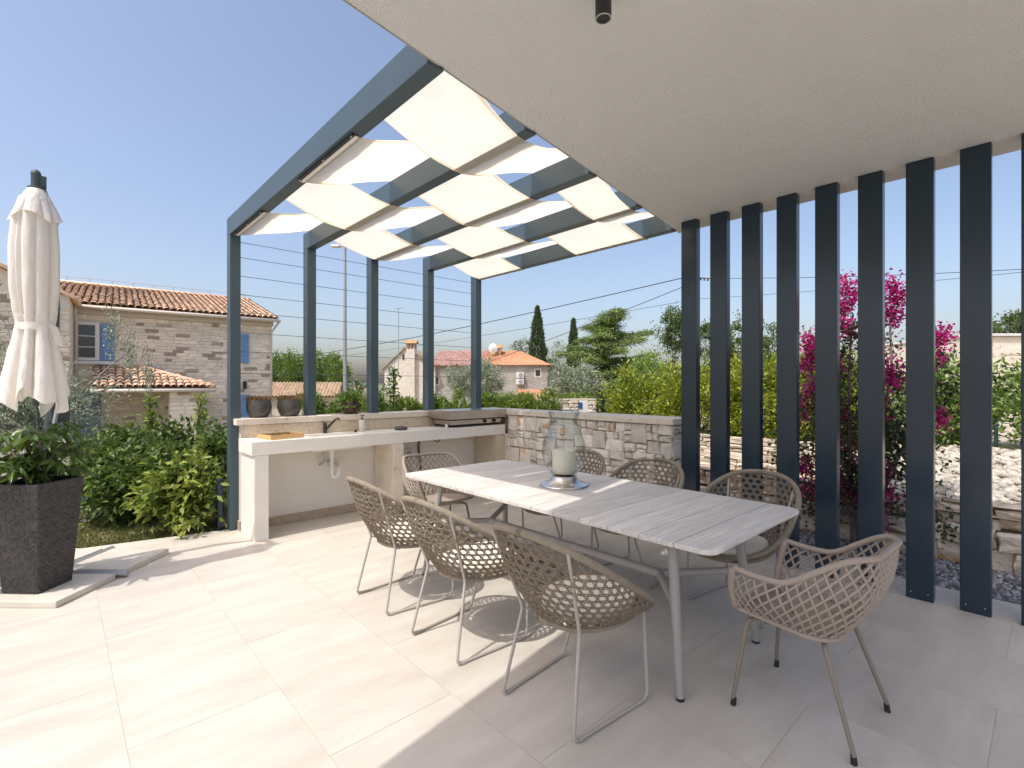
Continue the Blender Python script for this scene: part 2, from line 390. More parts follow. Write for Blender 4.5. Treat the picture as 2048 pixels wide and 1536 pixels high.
# gravel strip, pebble bed
def pebbles(name, m, n, xr, yr, zf, smin, smax, flat=.55, nseg=(5, 3)):
    nu, nv = nseg
    base = []
    for j in range(1, nv):
        for i in range(nu):
            ph = math.pi * j / nv; th = 2 * math.pi * (i + .5 * (j % 2)) / nu; base.append((math.sin(ph) * math.cos(th), math.sin(ph) * math.sin(th), math.cos(ph)))
    base = np.array([(0, 0, 1)] + base + [(0, 0, -1)])
    fs = [(0, 1 + i, 1 + (i + 1) % nu) for i in range(nu)]
    for j in range(nv - 2):
        for i in range(nu):
            a = 1 + j * nu; fs += [(a + i, a + nu + i, a + nu + (i + 1) % nu), (a + i, a + nu + (i + 1) % nu, a + (i + 1) % nu)]
    L_ = len(base) - 1; fs += [(L_, L_ - nu + (i + 1) % nu, L_ - nu + i) for i in range(nu)]
    fs = np.array(fs); x = rng.uniform(*xr, n); y = rng.uniform(*yr, n); s = rng.uniform(smin, smax, n)
    a = rng.uniform(0, 6.28, n); el = rng.uniform(.6, 1, n)
    v = base[None] * np.stack([s, s * el, s * flat], 1)[:, None] * (1 + .12 * rng.normal(size=(n, len(base), 1)))
    ca, sa = np.cos(a)[:, None], np.sin(a)[:, None]
    vx = v[..., 0] * ca - v[..., 1] * sa; vy = v[..., 0] * sa + v[..., 1] * ca
    tl = rng.normal(size=(n, 1)) * .3
    vz = v[..., 2] + vx * tl
    z = np.array([zf(p, q) for p, q in zip(x, y)])
    v = np.stack([vx + x[:, None], vy + y[:, None], vz + (z + s * flat * .5 + rng.random(n) * s * .5)[:, None]], -1).reshape(-1, 3)
    F_ = (fs[None] + (np.arange(n) * len(base))[:, None, None]).reshape(-1)
    me = bpy.data.meshes.new(name); me.vertices.add(len(v)); me.vertices.foreach_set('co', v.astype(np.float32).reshape(-1))
    me.loops.add(len(F_)); me.loops.foreach_set('vertex_index', F_.astype(np.int32)); me.polygons.add(len(F_) // 3)
    me.polygons.foreach_set('loop_start', (np.arange(len(F_) // 3) * 3).astype(np.int32)); me.update(calc_edges=True); me.shade_smooth()
    A = me.attributes.new('var', 'FLOAT', 'POINT'); A.data.foreach_set('value', np.repeat(rng.random(n), len(base)).astype(np.float32))
    return tag(link(name, me, m), kind='stuff')
gb = MB(); gb.box(4.846, 5.80, -3, 5.55, -.16, -.055); tag(gb.build('gravel_strip', 'gravel_bed'), kind='structure')
pebbles('gravel', 'gravel', 9000, (4.86, 5.78), (-.75, 3.2), lambda x, y: -.058, .013, .026)
def bedz(x, y): return .36 + .40 * max(0, min(1, (x - 6.15) / 1.9))
pb = MB(); pb.grid(lambda u, v: (6.05 + 4.5 * u, -3 + 4.85 * v, bedz(6.05 + 4.5 * u, 0) - .02), 10, 3); tag(pb.build('garden_bed', 'pebble_bed'), kind='structure')
m = MB(); m.box(6.21, 7.06, 1.80, 6.4, -.2, .30); m.box(7.30, 12, 1.80, 7.0, -.2, .70); tag(m.build('planting_bed', 'pebble_bed'), kind='structure')
pebbles('white_pebbles', 'pebble', 3200, (6.2, 8.0), (-.9, 1.75), lambda x, y: bedz(x, y) - .02, .025, .062)

# ------------------------------------------------------------------ stones
def stone_mesh(w, h, d, jit=.012, pillow=.35, rs=random):
    """rough faced stone: x along the wall, z up, face towards -y, back at y=0"""
    j = lambda a: rs.uniform(-a, a)
    q = [(-w / 2, -h / 2), (w / 2, -h / 2), (w / 2, h / 2), (-w / 2, h / 2)]
    jt = min(jit, w * .12, h * .12); c = [(x + j(jt), z + j(jt)) for x, z in q]
    ed = min(.012, h * .15, w * .15)
    mid = [((c[i][0] + c[(i + 1) % 4][0]) / 2 + j(jt), (c[i][1] + c[(i + 1) % 4][1]) / 2 + j(jt)) for i in range(4)]
    ring = [c[0], mid[0], c[1], mid[1], c[2], mid[2], c[3], mid[3]]
    vs = [(x, 0, z) for x, z in ring] + [(x, -d * .72, z) for x, z in ring]
    for x, z in ring:
        k = 1 - ed * 2 / max(abs(x) * 2, abs(z) * 2, .03)
        vs.append((x * k, -d * (1 + j(.16)), z * k))
    vs.append((j(w * .12), -d * (1 + pillow * rs.random()), j(h * .12)))
    fs = []
    for i in range(8):
        k = (i + 1) % 8; fs += [(i, k, 8 + k, 8 + i), (8 + i, 8 + k, 16 + k, 16 + i), (16 + i, 16 + k, 24)]
    me = bpy.data.meshes.new('stone'); me.from_pydata(vs, [], fs); me.update(); return me
def split(x0, x1, z0, z1, amin, amax, out, rs):
    w, h = x1 - x0, z1 - z0; a = w * h
    if (a < amax and rs.random() < .45 and w / h < 3.2 and h / w < 1.5) or a < amin:
        out.append((x0, x1, z0, z1)); return
    if w > h * rs.uniform(.9, 1.7):
        m = x0 + w * rs.uniform(.32, .68); split(x0, m, z0, z1, amin, amax, out, rs); split(m, x1, z0, z1, amin, amax, out, rs)
    else:
        m = z0 + h * rs.uniform(.32, .68); split(x0, x1, z0, m, amin, amax, out, rs); split(x0, x1, m, z1, amin, amax, out, rs)
def courses(x0, x1, z0, z1, hr, wr, rs):
    out = []; z = z0
    while z < z1 - .02:
        h = min(rs.uniform(*hr), z1 - z)
        if z1 - z - h < hr[0] * .6: h = z1 - z
        x = x0
        while x < x1 - .01:
            ww = min(rs.uniform(*wr), x1 - x)
            if x1 - x - ww < wr[0] * .6: ww = x1 - x
            out.append((x, x + ww, z, z + h)); x += ww
        z += h
    return out
def place_stones(parent, rects, org, axis, d, m, gap=.007, name='stone', rs=random, jit=.012, pillow=.35):
    """axis 'y': face towards -y, rect x along x; axis 'x': face towards -x, rect x along y"""
    for (a0, a1, z0, z1) in rects:
        wd, hh = a1 - a0 - gap, z1 - z0 - gap
        if wd < .015 or hh < .015: continue
        dd = d * rs.uniform(.75, 1.2)
        me = stone_mesh(wd, hh, dd, jit, pillow, rs)
        c, z = (a0 + a1) / 2, (z0 + z1) / 2
        o = link(name, me, m, parent)
        if axis == 'y': o.location = (c, org, z)
        elif axis == 'x': o.location = (org, c, z); o.rotation_euler.z = -math.pi / 2
        elif axis == '+x': o.location = (org, c, z); o.rotation_euler.z = math.pi / 2

# low stone wall with cap, at the right of the kitchen
rs = random.Random(3)
wallr = thing('stone_wall', 'low rubble stone wall with smooth cap behind the table', 'wall', (0, 0, 0))
box_obj('core', 'mortar', wallr, 4.66, 4.93, 2.68, 5.86, -.06, 1.085, 0)
rects = []
split(2.64, 5.14, 0, 1.085, .010, .05, rects, rs)
place_stones(wallr, rects, 4.665, 'x', .045, 'wall_stone', rs=rs)
rects = []; split(4.64, 4.95, 0, 1.085, .010, .04, rects, rs)
place_stones(wallr, rects, 2.685, 'y', .045, 'wall_stone', rs=rs)
box_obj('cap', 'limestone', wallr, 4.585, 4.99, 2.60, 5.595, 1.092, 1.155, .006)
box_obj('corner_strip', 'counter_stone', wallr, 4.59, 4.662, 5.15, 5.19, 0, .825, .003)

# retaining walls at the right
ret = thing('retaining_wall', 'low garden retaining wall of big rough blocks behind the dark gravel strip', 'wall')
box_obj('core', 'mortar', ret, 5.86, 6.12, -3, 5.4, -.12, .20, 0)
rects = courses(-1.0, 4.2, -.08, .265, (.12, .2), (.24, .55), rs)
place_stones(ret, rects, 5.90, 'x', .10, 'ledge_stone', gap=.012, rs=rs, jit=.02)
rects = courses(-1.2, 4.2, .22, .46, (.08, .13), (.13, .30), rs)
place_stones(ret, rects, 6.20, 'x', .10, 'ledge_stone', gap=.010, rs=rs, jit=.02)
box_obj('back_fill', 'mortar', ret, 6.205, 6.28, -3, 5.4, .1, .42, 0)
upp = thing('garden_wall', 'pale dry stone garden wall below the yellow green hedge', 'wall')
box_obj('core', 'mortar', upp, 7.05, 7.4, 1.72, 6.4, .0, .74, 0)
rects = courses(1.7, 5.3, .26, .78, (.05, .10), (.12, .34), rs)
place_stones(upp, rects, 7.06, 'x', .06, 'ledge_stone', gap=.008, rs=rs)

# ------------------------------------------------------------------ outdoor kitchen
kit = thing('outdoor_kitchen', 'outdoor kitchen of cream stone with a long counter and white recesses', 'kitchen counter')
box_obj('back_wall', 'white_wall', kit, 1.415, 4.585, 5.64, 5.86, 0, 1.085, 0)
box_obj('backsplash', 'splash_stone', kit, 1.42, 4.58, 5.615, 5.639, .958, 1.084, 0)
m = MB(); m.box(1.415, 4.99, 5.60, 5.89, 1.088, 1.152); m.box(1.345, 1.415, 5.60, 5.715, 1.088, 1.152); m.build('cap', 'limestone', kit, bevel=.004)
m = MB(); hx0, hx1, hy0, hy1 = 1.97, 2.58, 5.225, 5.55; zt = .955; zb = .826
m.box(1.37, hx0, 5.144, 5.614, zb, zt); m.box(hx1, 4.586, 5.144, 5.614, zb, zt)
m.box(hx0 - .001, hx1 + .001, 5.144, hy0, zb, zt); m.box(hx0 - .001, hx1 + .001, hy1, 5.614, zb, zt)
m.build('countertop', 'counter_stone', kit)
m = MB(); m.box(hx0 - .01, hx1 + .01, hy0 - .01, hy1 + .01, .80, .835); m.build('basin', 'white_paint', kit)
box_obj('pillar', 'counter_stone', kit, 1.392, 1.52, 5.15, 5.62, 0, .824, .003)
box_obj('pillar', 'limestone', kit, 2.872, 3.0, 5.15, 5.62, 0, .824, .003)
box_obj('pillar', 'splash_stone', kit, 4.43, 4.585, 5.15, 5.62, 0, .824, .003)
for a, b in ((1.523, 2.868), (3.003, 4.427)):
    box_obj('skirting', 'brown_stone', kit, a, b, 5.612, 5.638, 0, .092, .002)
box_obj('end_trim', 'cream_paint', kit, 1.398, 1.414, 5.64, 5.72, .1, 1.086, 0)
box_obj('skirting', 'brown_stone', kit, 1.385, 1.414, 5.65, 5.74, 0, .1, .002)
# drain
dp = thing('drain_pipe', 'white plastic siphon pipe hanging under the sink', 'pipe')
c = onY(664, 905, 5.42); m = MB()
m.tube([(c.x, 5.42, .825), (c.x, 5.42, .70)], .027, 12); m.tube([(c.x, 5.42, .705), (c.x, 5.42, .52), (c.x + .01, 5.42, .485), (c.x + .04, 5.42, .47), (c.x + .07, 5.42, .485), (c.x + .08, 5.42, .52), (c.x + .08, 5.42, .56), (c.x + .09, 5.45, .585), (c.x + .1, 5.5, .59), (c.x + .1, 5.64, .59)], .021, 10)
m.build('siphon', 'white_paint', dp, auto=40)
m = MB(); m.tube([(c.x, 5.42, .60), (c.x, 5.42, .575)], .031, 12); m.tube([(c.x, 5.42, .72), (c.x, 5.42, .695)], .034, 12); m.tube([(c.x + .1, 5.60, .59), (c.x + .1, 5.638, .59)], .045, 14); m.build('collar', 'white_paint', dp, auto=40)
m = MB(); m.tube([(c.x - .05, 5.45, .82), (c.x - .07, 5.5, .74), (c.x - .05, 5.5, .66), (c.x - .06, 5.6, .6), (c.x - .06, 5.638, .6)], .008, 6)
m.tube([(c.x + .04, 5.47, .82), (c.x + .06, 5.52, .74), (c.x + .05, 5.5, .68), (c.x + .03, 5.638, .62)], .008, 6); m.build('hose', 'grey_metal', dp, smooth=True)
# faucet
fb = onY(650, 862, 5.572); fz = .956
fa = thing('faucet', 'black tilted mixer tap standing behind the sink', 'tap', (fb.x, 5.572, fz))
m = MB(); m.lathe([(.026, 0), (.026, .006), (.02, .012), (.02, .10), (.017, .115), (0, .118)], 14); m.build('body', 'black', fa, auto=40)
m = MB(); m.tube([(0, 0, .03), (.05, -.04, .10), (.09, -.07, .155), (.115, -.09, .165), (.125, -.1, .15)], [.014, .014, .013, .013, .012], 8); m.build('spout', 'black', fa, smooth=True)
m = MB(); m.tube([(0, 0, .112), (-.03, .012, .135)], .006, 6); m.build('handle', 'black', fa)
# soap dispenser
sp = onY(724, 858, 5.52)
so = thing('soap_dispenser', 'sand coloured soap dispenser with black pump beside the sink', 'soap dispenser', (sp.x, 5.52, .956))
m = MB(); m.lathe([(.036, 0), (.038, .004), (.038, .13), (.034, .136), (0, .137)], 20); m.build('bottle', 'cream_paint', so, auto=40)
m = MB(); m.tube([(0, 0, .136), (0, 0, .15)], .014, 10); m.tube([(0, 0, .15), (0, 0, .178)], .006, 8); m.box(-.012, .012, -.04, .01, .178, .19); m.build('pump', 'black', so)
plug = onY(709, 859, 5.53)
pg = thing('sink_plug', 'small black sink plug lying near the soap dispenser', 'plug', (plug.x, 5.50, .956))
m = MB(); m.lathe([(.022, 0), (.022, .008), (.01, .014), (.01, .024), (0, .025)], 12); m.build('plug_body', 'black_rubber', pg, auto=40)
# puck
pk = onY(802, 856, 5.36)
pu = MB(); pu.lathe([(.0, 0), (.062, 0), (.078, .008), (.08, .02), (.074, .034), (.05, .042), (.034, .034), (.03, .026), (0, .026)], 24)
tag(pu.build('ashtray', 'dark_pot', loc=(pk.x, 5.36, .956), auto=50), 'round dark stone ashtray on the middle of the counter', 'ashtray')
# tray
f0 = P(542, 880.5, .956); f1 = P(608.7, 874.5, .956); ang = math.atan2(f1.y - f0.y, f1.x - f0.x); lw_ = (f1 - f0).length
tr = thing('serving_tray', 'shallow wooden tray with black inside at the free end of the counter', 'tray', (f0.x, f0.y, .956), ang)
dpt = .27; m = MB(); hgt = .045
m.box(0, lw_, 0, .012, 0, hgt); m.box(0, lw_, dpt - .012, dpt, 0, hgt); m.box(0, .012, .012, dpt - .012, 0, hgt); m.box(lw_ - .012, lw_, .012, dpt - .012, 0, hgt)
m.build('rim', 'wood_tray', tr)
box_obj('bottom', 'black', tr, .012, lw_ - .012, .012, dpt - .012, 0, .012, 0)
for i, (a, b) in enumerate((((.12, .12), (.2, .2)), ((.25, .1), (.36, .17)))):
    sg = thing('spectacles' if i == 0 else 'glass_dish', ('thin black wire loop standing in the wooden tray', 'small clear glass dish lying in the wooden tray')[i], ('wire', 'dish')[i], (f0.x, f0.y, .968), ang)
    m = MB()
    if i == 0:
        m.tube([(.05 + .10 * t, .1, .075 * math.sin(math.pi * t)) for t in [k / 10 for k in range(11)]], .0016, 5); m.build('loop', 'black', sg)
    else:
        m.lathe([(.03, .001), (.055, .008), (.065, .025), (.061, .025), (.05, .011), (0, .006)], 18, (.27, .13, 0)); m.build('bowl', 'glass', sg, smooth=True)
# griddle
gr = thing('gas_griddle', 'stainless steel gas griddle with lid on the counter corner', 'griddle', (0, 0, 0))
box_obj('body', 'steel', gr, 3.70, 4.56, 5.20, 5.585, .985, 1.045, .004)
box_obj('drip_shelf', 'black', gr, 3.72, 4.54, 5.215, 5.57, .968, .985, 0)
for a in (3.74, 4.52):
    for b in (5.24, 5.55): 
        m = MB(); m.tube([(a, b, .956), (a, b, .97)], .016, 10); m.build('foot', 'black_rubber', gr)
m = MB(); m.box(3.635, 4.60, 5.125, 5.595, 1.158, 1.172); m.box(3.635, 4.60, 5.125, 5.131, 1.062, 1.158); m.box(3.635, 4.60, 5.589, 5.595, 1.062, 1.158); m.box(3.635, 3.641, 5.131, 5.589, 1.062, 1.158); m.box(4.594, 4.60, 5.131, 5.589, 1.062, 1.158)
m.build('lid', 'steel', gr)
m = MB(); m.box(3.66, 4.57, 5.15, 5.57, 1.045, 1.062); m.build('gasket', 'black', gr)
box_obj('control_panel', 'steel', gr, 4.18, 4.50, 5.193, 5.1995, .992, 1.040, .001)
for a in (4.26, 4.42):
    m = MB(); m.tube([(a, 5.193, 1.016), (a, 5.170, 1.016)], .021, 14); m.build('knob', 'black', gr, auto=40)
m = MB(); m.tube([(3.68, 5.25, .956), (3.68, 5.25, 1.0)], .022, 12)
tag(m.build('gas_bottle_cap', 'white_paint', None, auto=40), 'small white pot standing beside the griddle', 'pot')
# outlet and cables under the counter
ou = thing('power_outlet', 'white and grey socket box on the recess wall under the counter', 'socket')
oc = onY(815, 905, 5.64); m = MB(); m.box(oc.x - .06, oc.x + .06, 5.60, 5.639, oc.z - .045, oc.z + .045); m.build('box', 'white_paint', ou, bevel=.004)
box_obj('cover', 'grey_metal', ou, oc.x - .035, oc.x + .035, 5.593, 5.60, oc.z - .025, oc.z + .025, .002)
ca = thing('power_cable', 'black cables hanging below the counter behind the end chair', 'cable')
a0 = onY(838, 880, 5.6); m = MB(); m.tube([(a0.x, 5.58, .825), (a0.x - .02, 5.60, .72), (a0.x + .005, 5.61, .55), (a0.x + .03, 5.6, .35), (a0.x + .1, 5.58, .2)], .007, 6); m.tube([(a0.x + .02, 5.58, .825), (a0.x + .0, 5.60, .70), (a0.x + .03, 5.61, .5), (a0.x + .05, 5.6, .3)], .006, 6); m.build('cord', 'cable', ca, smooth=True)
b0 = onY(862, 880, 5.6); b1 = onY(883, 878, 5.6); m = MB()
m.tube([(b0.x + (b1.x - b0.x) * t, 5.58, .825 - .085 * math.sin(math.pi * t)) for t in [k / 10 for k in range(11)]], .006, 6); m.build('cord', 'cable', ca, smooth=True)

# pots on the wall cap
def pot(px, label, var):
    x = onY(px, 815, 5.76).x
    t = thing('plant_pot', label, 'plant pot', (x, 5.765, 1.153), 0, 'grey pots on the wall cap')
    m = MB(); m.lathe([(.0, 0), (.078, 0), (.092, .012), (.112, .05), (.124, .10), (.123, .15), (.116, .185), (.108, .186), (.108, .16), (0, .16)], 28); m.build('pot', 'dark_pot', t, auto=60)
    n = 900; a = rng.uniform(0, 6.28, n); r = .105 * np.sqrt(rng.random(n)); p = np.stack([r * np.cos(a), r * np.sin(a), np.full(n, .165)], 1)
    leaf_mesh('heather_stems', p, np.stack([np.cos(a) * .4, np.sin(a) * .4, np.ones(n)], 1) + rng.normal(size=(n, 3)) * .3, rng.uniform(.03, .085, n), .01, 'heather', t)
pot(518, 'dark grey round pot of brown heather nearest the outer pergola post', 0)
pot(579, 'dark grey round pot of brown heather close to the second pergola post', 1)
x = onY(704, 815, 5.72).x
t = thing('herb_pot', 'glossy dark brown two handled pot with a green herb', 'plant pot', (x, 5.755, 1.153))
m = MB(); m.lathe([(0, 0), (.082, 0), (.09, .008), (.098, .05), (.094, .11), (.086, .14), (.094, .158), (.088, .16), (.08, .145), (.08, .13), (0, .13)], 28); m.build('pot', 'brown_glaze', t, auto=60)
for sgn in (-1, 1):
    m = MB(); m.tube([(sgn * (.092 + .03 * math.sin(math.pi * k / 8)), 0, .07 + .06 * k / 8) for k in range(9)], .009, 7); m.build('handle', 'brown_glaze', t, smooth=True)
n = 420; a = rng.uniform(0, 6.28, n); r = .1 * np.sqrt(rng.random(n)); p = np.stack([r * np.cos(a), r * np.sin(a), .14 + rng.random(n) * .12], 1); p[:60] = p[:60] * [1, 1, 0] + [-.07, -.03, .08]
leaf_mesh('herb_leaves', p, rng.normal(size=(n, 3)) + [0, 0, .5], rng.uniform(.03, .05, n), .026, 'green_leaf', t)
m = MB(); m.lathe([(0, 0), (.03, .004), (.036, .016), (.024, .03), (0, .034)], 10); xx = onY(552, 830, 5.68).x
tag(m.build('pebble', 'wall_stone', loc=(xx, 5.68, 1.153), smooth=True), 'small tan stone lying between the two grey pots', 'stone')

# ------------------------------------------------------------------ pergola
per = thing('pergola', 'dark blue grey steel pergola with five posts woven with cream cloth', 'pergola')
PX = [1.316, 2.098, 2.876, 3.70, 4.53]; PW = .1; BZ0, BZ1 = 3.05, 3.235
def slab_y(x): return 1.956 + (x - .869) * .170
for i, x in enumerate(PX):
    z0 = 0.001 if i == 0 else 1.153
    box_obj('post', 'steel_paint', per, x, x + PW, 5.72, 5.85, z0, BZ0, .004)
    box_obj('beam', 'steel_paint', per, x, x + PW, slab_y(x) + .012, 5.85, BZ0 + .001, BZ1, .004)
    if i:
        box_obj('base_plate', 'steel_paint', per, x - .01, x + PW + .01, 5.71, 5.86, 1.1525, 1.158, 0)
strips = [(None, 2.912), (2.918, 3.842), (3.848, 4.762), (4.768, 5.66)]
rsn = np.random.default_rng(5)
for k, (y0, y1) in enumerate(strips):
    over = (k % 2 == 0)
    bz = [(BZ1 + .006 if (i % 2 == 0) == over else BZ0 - .006) for i in range(5)]
    cx = [x + PW / 2 for x in PX]
    ph = rsn.uniform(0, 6, 6)
    xa = PX[0] + (.04 if over else .055); xb = PX[4] + PW - .01
    def zc(x):
        for i in range(4):
            if x <= cx[i + 1] or i == 3:
                t = max(0, min(1, (x - cx[i] - .04) / (cx[i + 1] - cx[i] - .08)))
                if i == 0 and x < cx[0]: t = 0
                s_ = t * t * (3 - 2 * t); s_ = .27 * s_ + .73 * t
                return bz[i] * (1 - s_) + bz[i + 1] * s_ - .014 * math.sin(math.pi * t)
    def fn(u, v):
        x = xa + (xb - xa) * u
        lo = y0 if y0 is not None else max(slab_y(x) + .07, 2.02)
        y = lo + (y1 - lo) * v
        onb = min(abs(x - c_) for c_ in cx); wv = min(1, max(0, (onb - .08) / .2))
        z = zc(x) + wv * (.009 * math.sin(11 * y + ph[0] + 3 * x) + .005 * math.sin(27 * y + ph[1] - 5 * x) + .012 * math.sin(math.pi * v) * -1)
        return (x, y + .012 * math.sin(5 * x + ph[2]) * (1 if v > .99 or v < .01 else 0), z)
    m = MB(); m.grid(fn, 110, 22); o_c = m.build('shade_cloth', 'cloth', per, smooth=True)
    m = MB()
    for va, vb in ((.004, .03), (.97, .996)):
        m.grid(lambda u, v: (lambda p: (p[0], p[1], p[2] - .004))(fn(u, va + (vb - va) * v)), 110, 2)
    m.build('hem', 'cloth', o_c, smooth=True)
    if not over:
        box_obj('cloth_bar', 'white_paint', per, xa - .012, xa + .012, y0, y1, BZ0 - .02, BZ0 - .008, .002)
        box_obj('cloth_rail', 'black', per, xa - .032, xa - .014, y0, y1, BZ0 - .014, BZ0 - .001, 0)
        m = MB()
        for yy in (y0 + .02, (y0 + y1) / 2, y1 - .02): m.tube([(xa - .024, yy, BZ0 - .001), (xa - .024, yy, BZ0 - .022)], .006, 8)
        m.build('bolts', 'silver', per)
for z in (3.0, 2.84, 2.645, 2.45, 2.265, 2.05, 1.85, 1.62):
    m = MB(); m.tube([(PX[0] + PW, 5.785, z), (PX[4], 5.785, z)], .0032, 6); m.build('wire', 'wire', per)

# ------------------------------------------------------------------ roof overhang, fins
ro = thing('roof_overhang', 'white rough plastered roof overhang above the dining terrace', 'roof')
SX0, SX1, SY0 = -.8, 4.75, -.55
m = MB(); pts = [(SX0, SY0), (SX1, SY0), (SX1, slab_y(SX1)), (SX0, slab_y(SX0))]
m.add([(x, y, 3.07) for x, y in pts] + [(x, y, 3.42) for x, y in pts], [(3, 2, 1, 0), (4, 5, 6, 7), (0, 1, 5, 4), (1, 2, 6, 5), (2, 3, 7, 6), (3, 0, 4, 7)])
m.build('soffit', 'plaster', ro)
m = MB(); o_ = .0035
m.add([(SX0, slab_y(SX0) + .0, 3.066), (SX1, slab_y(SX1), 3.066), (SX1, slab_y(SX1) + .006, 3.066), (SX0, slab_y(SX0) + .006, 3.066), (SX0, slab_y(SX0), 3.10), (SX1, slab_y(SX1), 3.10), (SX1, slab_y(SX1) + .006, 3.10), (SX0, slab_y(SX0) + .006, 3.10)],
      [(3, 2, 1, 0), (4, 5, 6, 7), (0, 1, 5, 4), (1, 2, 6, 5), (2, 3, 7, 6), (3, 0, 4, 7)])
m.build('drip_edge', 'grey_metal', ro)
dl = thing('spotlight', 'small black cylinder spotlight hanging from the white soffit', 'lamp', (1.60, 1.21, 3.069))
m = MB(); m.tube([(0, 0, 0), (0, 0, -.115)], .032, 24); m.build('housing', 'black', dl, auto=40)
m = MB(); m.lathe([(.032, -.116), (.030, -.118), (.026, -.1175)], 24, caps=False); m.build('rim', 'grey_metal', dl)
ords = ['first slat of the row, beside the end of the stone wall', 'second slat from the stone wall in the row of steel slats', 'third slat from the stone wall in the row of steel slats',
        'fourth slat from the stone wall, behind the corner of the table', 'fifth slat from the stone wall, just left of the magenta tree trunk', 'sixth slat from the stone wall, just right of the magenta tree trunk',
        'seventh slat from the stone wall in the row of steel slats', 'eighth slat from the stone wall, next to last of those in view', 'last slat of the row at the edge of the photo']
for i in range(9):
    yr = 2.279 - .2862 * i
    m = MB(); m.box(0, .08, 0, .153, .001, 3.068)
    o = m.build('slat', 'fin_paint', None, bevel=.005, loc=(4.437, yr, 0))
    for yy in (.03, .123):
        m = MB(); m.tube([(-.004, yy, .05), (.0005, yy, .05)], .0045, 8); m.build('screw', 'grey_metal', o)
    tag(o, 'dark steel ' + ords[i], 'slat', 'tall dark steel slats under the roof edge')

# ------------------------------------------------------------------ dining table
tb = thing('dining_table', 'long grey wooden plank dining table on a metal frame', 'table')
TX0, TX1, TY0, TY1, TZ = 2.165, 3.335, 1.035, 3.745, .75
NP = 14; pw = (TY1 - TY0) / NP
for i in range(NP):
    y0 = TY0 + pw * i; y1 = y0 + pw - .0035; r = .07
    m = MB()
    if i in (0, NP - 1):
        e = y0 if i == 0 else y1; s_ = 1 if i == 0 else -1; o2 = y1 if i == 0 else y0
        arc = [(TX0 + r - r * math.cos(a), e + s_ * (r - r * math.sin(a))) for a in [k * math.pi / 2 / 6 for k in range(7)]]
        arc2 = [(TX1 - (p[0] - TX0), p[1]) for p in reversed(arc)]
        poly = [(TX0, o2)] + arc + arc2 + [(TX1, o2)]
        if s_ < 0: poly = poly[::-1]
    else: poly = [(TX0, y0), (TX1, y0), (TX1, y1), (TX0, y1)]
    if i == 0 : pass
    n = len(poly)
    ar = sum(poly[k][0] * poly[(k + 1) % n][1] - poly[(k + 1) % n][0] * poly[k][1] for k in range(n))
    if ar < 0: poly = poly[::-1]
    m.add([(x, y, TZ - .026) for x, y in poly] + [(x, y, TZ) for x, y in poly], [tuple(reversed(range(n))), tuple(range(n, 2 * n))] + [(k, (k + 1) % n, n + (k + 1) % n, n + k) for k in range(n)])
    m.build('plank', 'table_wood', tb, bevel=.0035 if i not in (0, NP - 1) else .007, seg=2)
feet = [((2.19, 1.205), (2.27, 1.29)), ((3.006, 1.178), (2.93, 1.262)), ((2.15, 3.37), (2.24, 3.28)), ((3.03, 3.40), (2.95, 3.31))]
for (fx, fy), (tx, ty) in feet:
    m = MB(); m.tube([(fx, fy, .012), (tx, ty, .70)], [.020, .0275], 16); l_ = m.build('leg', 'table_frame', tb, auto=50)
    m = MB(); m.tube([(fx, fy, .0005), (fx, fy, .013)], .0205, 14); m.build('foot', 'black_rubber', l_)
J1, J2 = Vector((2.60, 1.56, .40)), Vector((2.60, 3.10, .40))
def lerp_leg(k, z):
    (fx, fy), (tx, ty) = feet[k]; s_ = z / .70; return Vector((fx + (tx - fx) * s_, fy + (ty - fy) * s_, z))
m = MB(); m.tube([J1, J2], .026, 12); m.build('beam', 'table_frame', tb, auto=50)
for k, J in ((0, J1), (1, J1), (2, J2), (3, J2)):
    m = MB(); m.tube([J, lerp_leg(k, .42)], .022, 10); m.build('stretcher', 'table_frame', tb, auto=50)
m = MB(); m.box(2.25, 3.25, 1.25, 1.30, .695, .723); m.box(2.25, 3.25, 3.27, 3.32, .695, .723); m.box(2.56, 2.64, 1.30, 3.27, .70, .723); m.build('top_rail', 'table_frame', tb)

# ------------------------------------------------------------------ hurricane lantern and candle
LX, LY = 2.80, 2.48
la = thing('hurricane_lantern', 'big clear glass hurricane lantern on a silver foot on the table', 'lantern', (LX, LY, TZ))
m = MB(); m.lathe([(0, .001), (.178, .001), (.182, .006), (.178, .014), (.14, .022), (.115, .035), (.098, .055), (.093, .068), (.098, .078), (.08, .083), (0, .083)], 48); m.build('foot', 'silver', la, auto=35)
m = MB(); m.lathe([(.06, .088), (.10, .096), (.135, .135), (.157, .19), (.165, .25), (.158, .31), (.138, .37), (.115, .42), (.103, .455), (.099, .485), (.104, .515), (.118, .545), (.122, .55), (.119, .551), (.101, .516), (.096, .485), (.100, .455)], 48, caps=False)
m.build('glass_vase', 'glass', la, smooth=True)
cn = thing('candle', 'thick cream pillar candle inside the glass lantern', 'candle', (LX, LY, TZ + .094))
m = MB(); m.lathe([(0, 0), (.084, 0), (.087, .004), (.087, .165), (.083, .172), (.07, .168), (0, .163)], 40); m.build('wax', 'wax', cn, auto=50)
m = MB(); m.tube([(0, 0, .16), (.002, 0, .18)], .0018, 5); m.build('wick', 'black', cn)

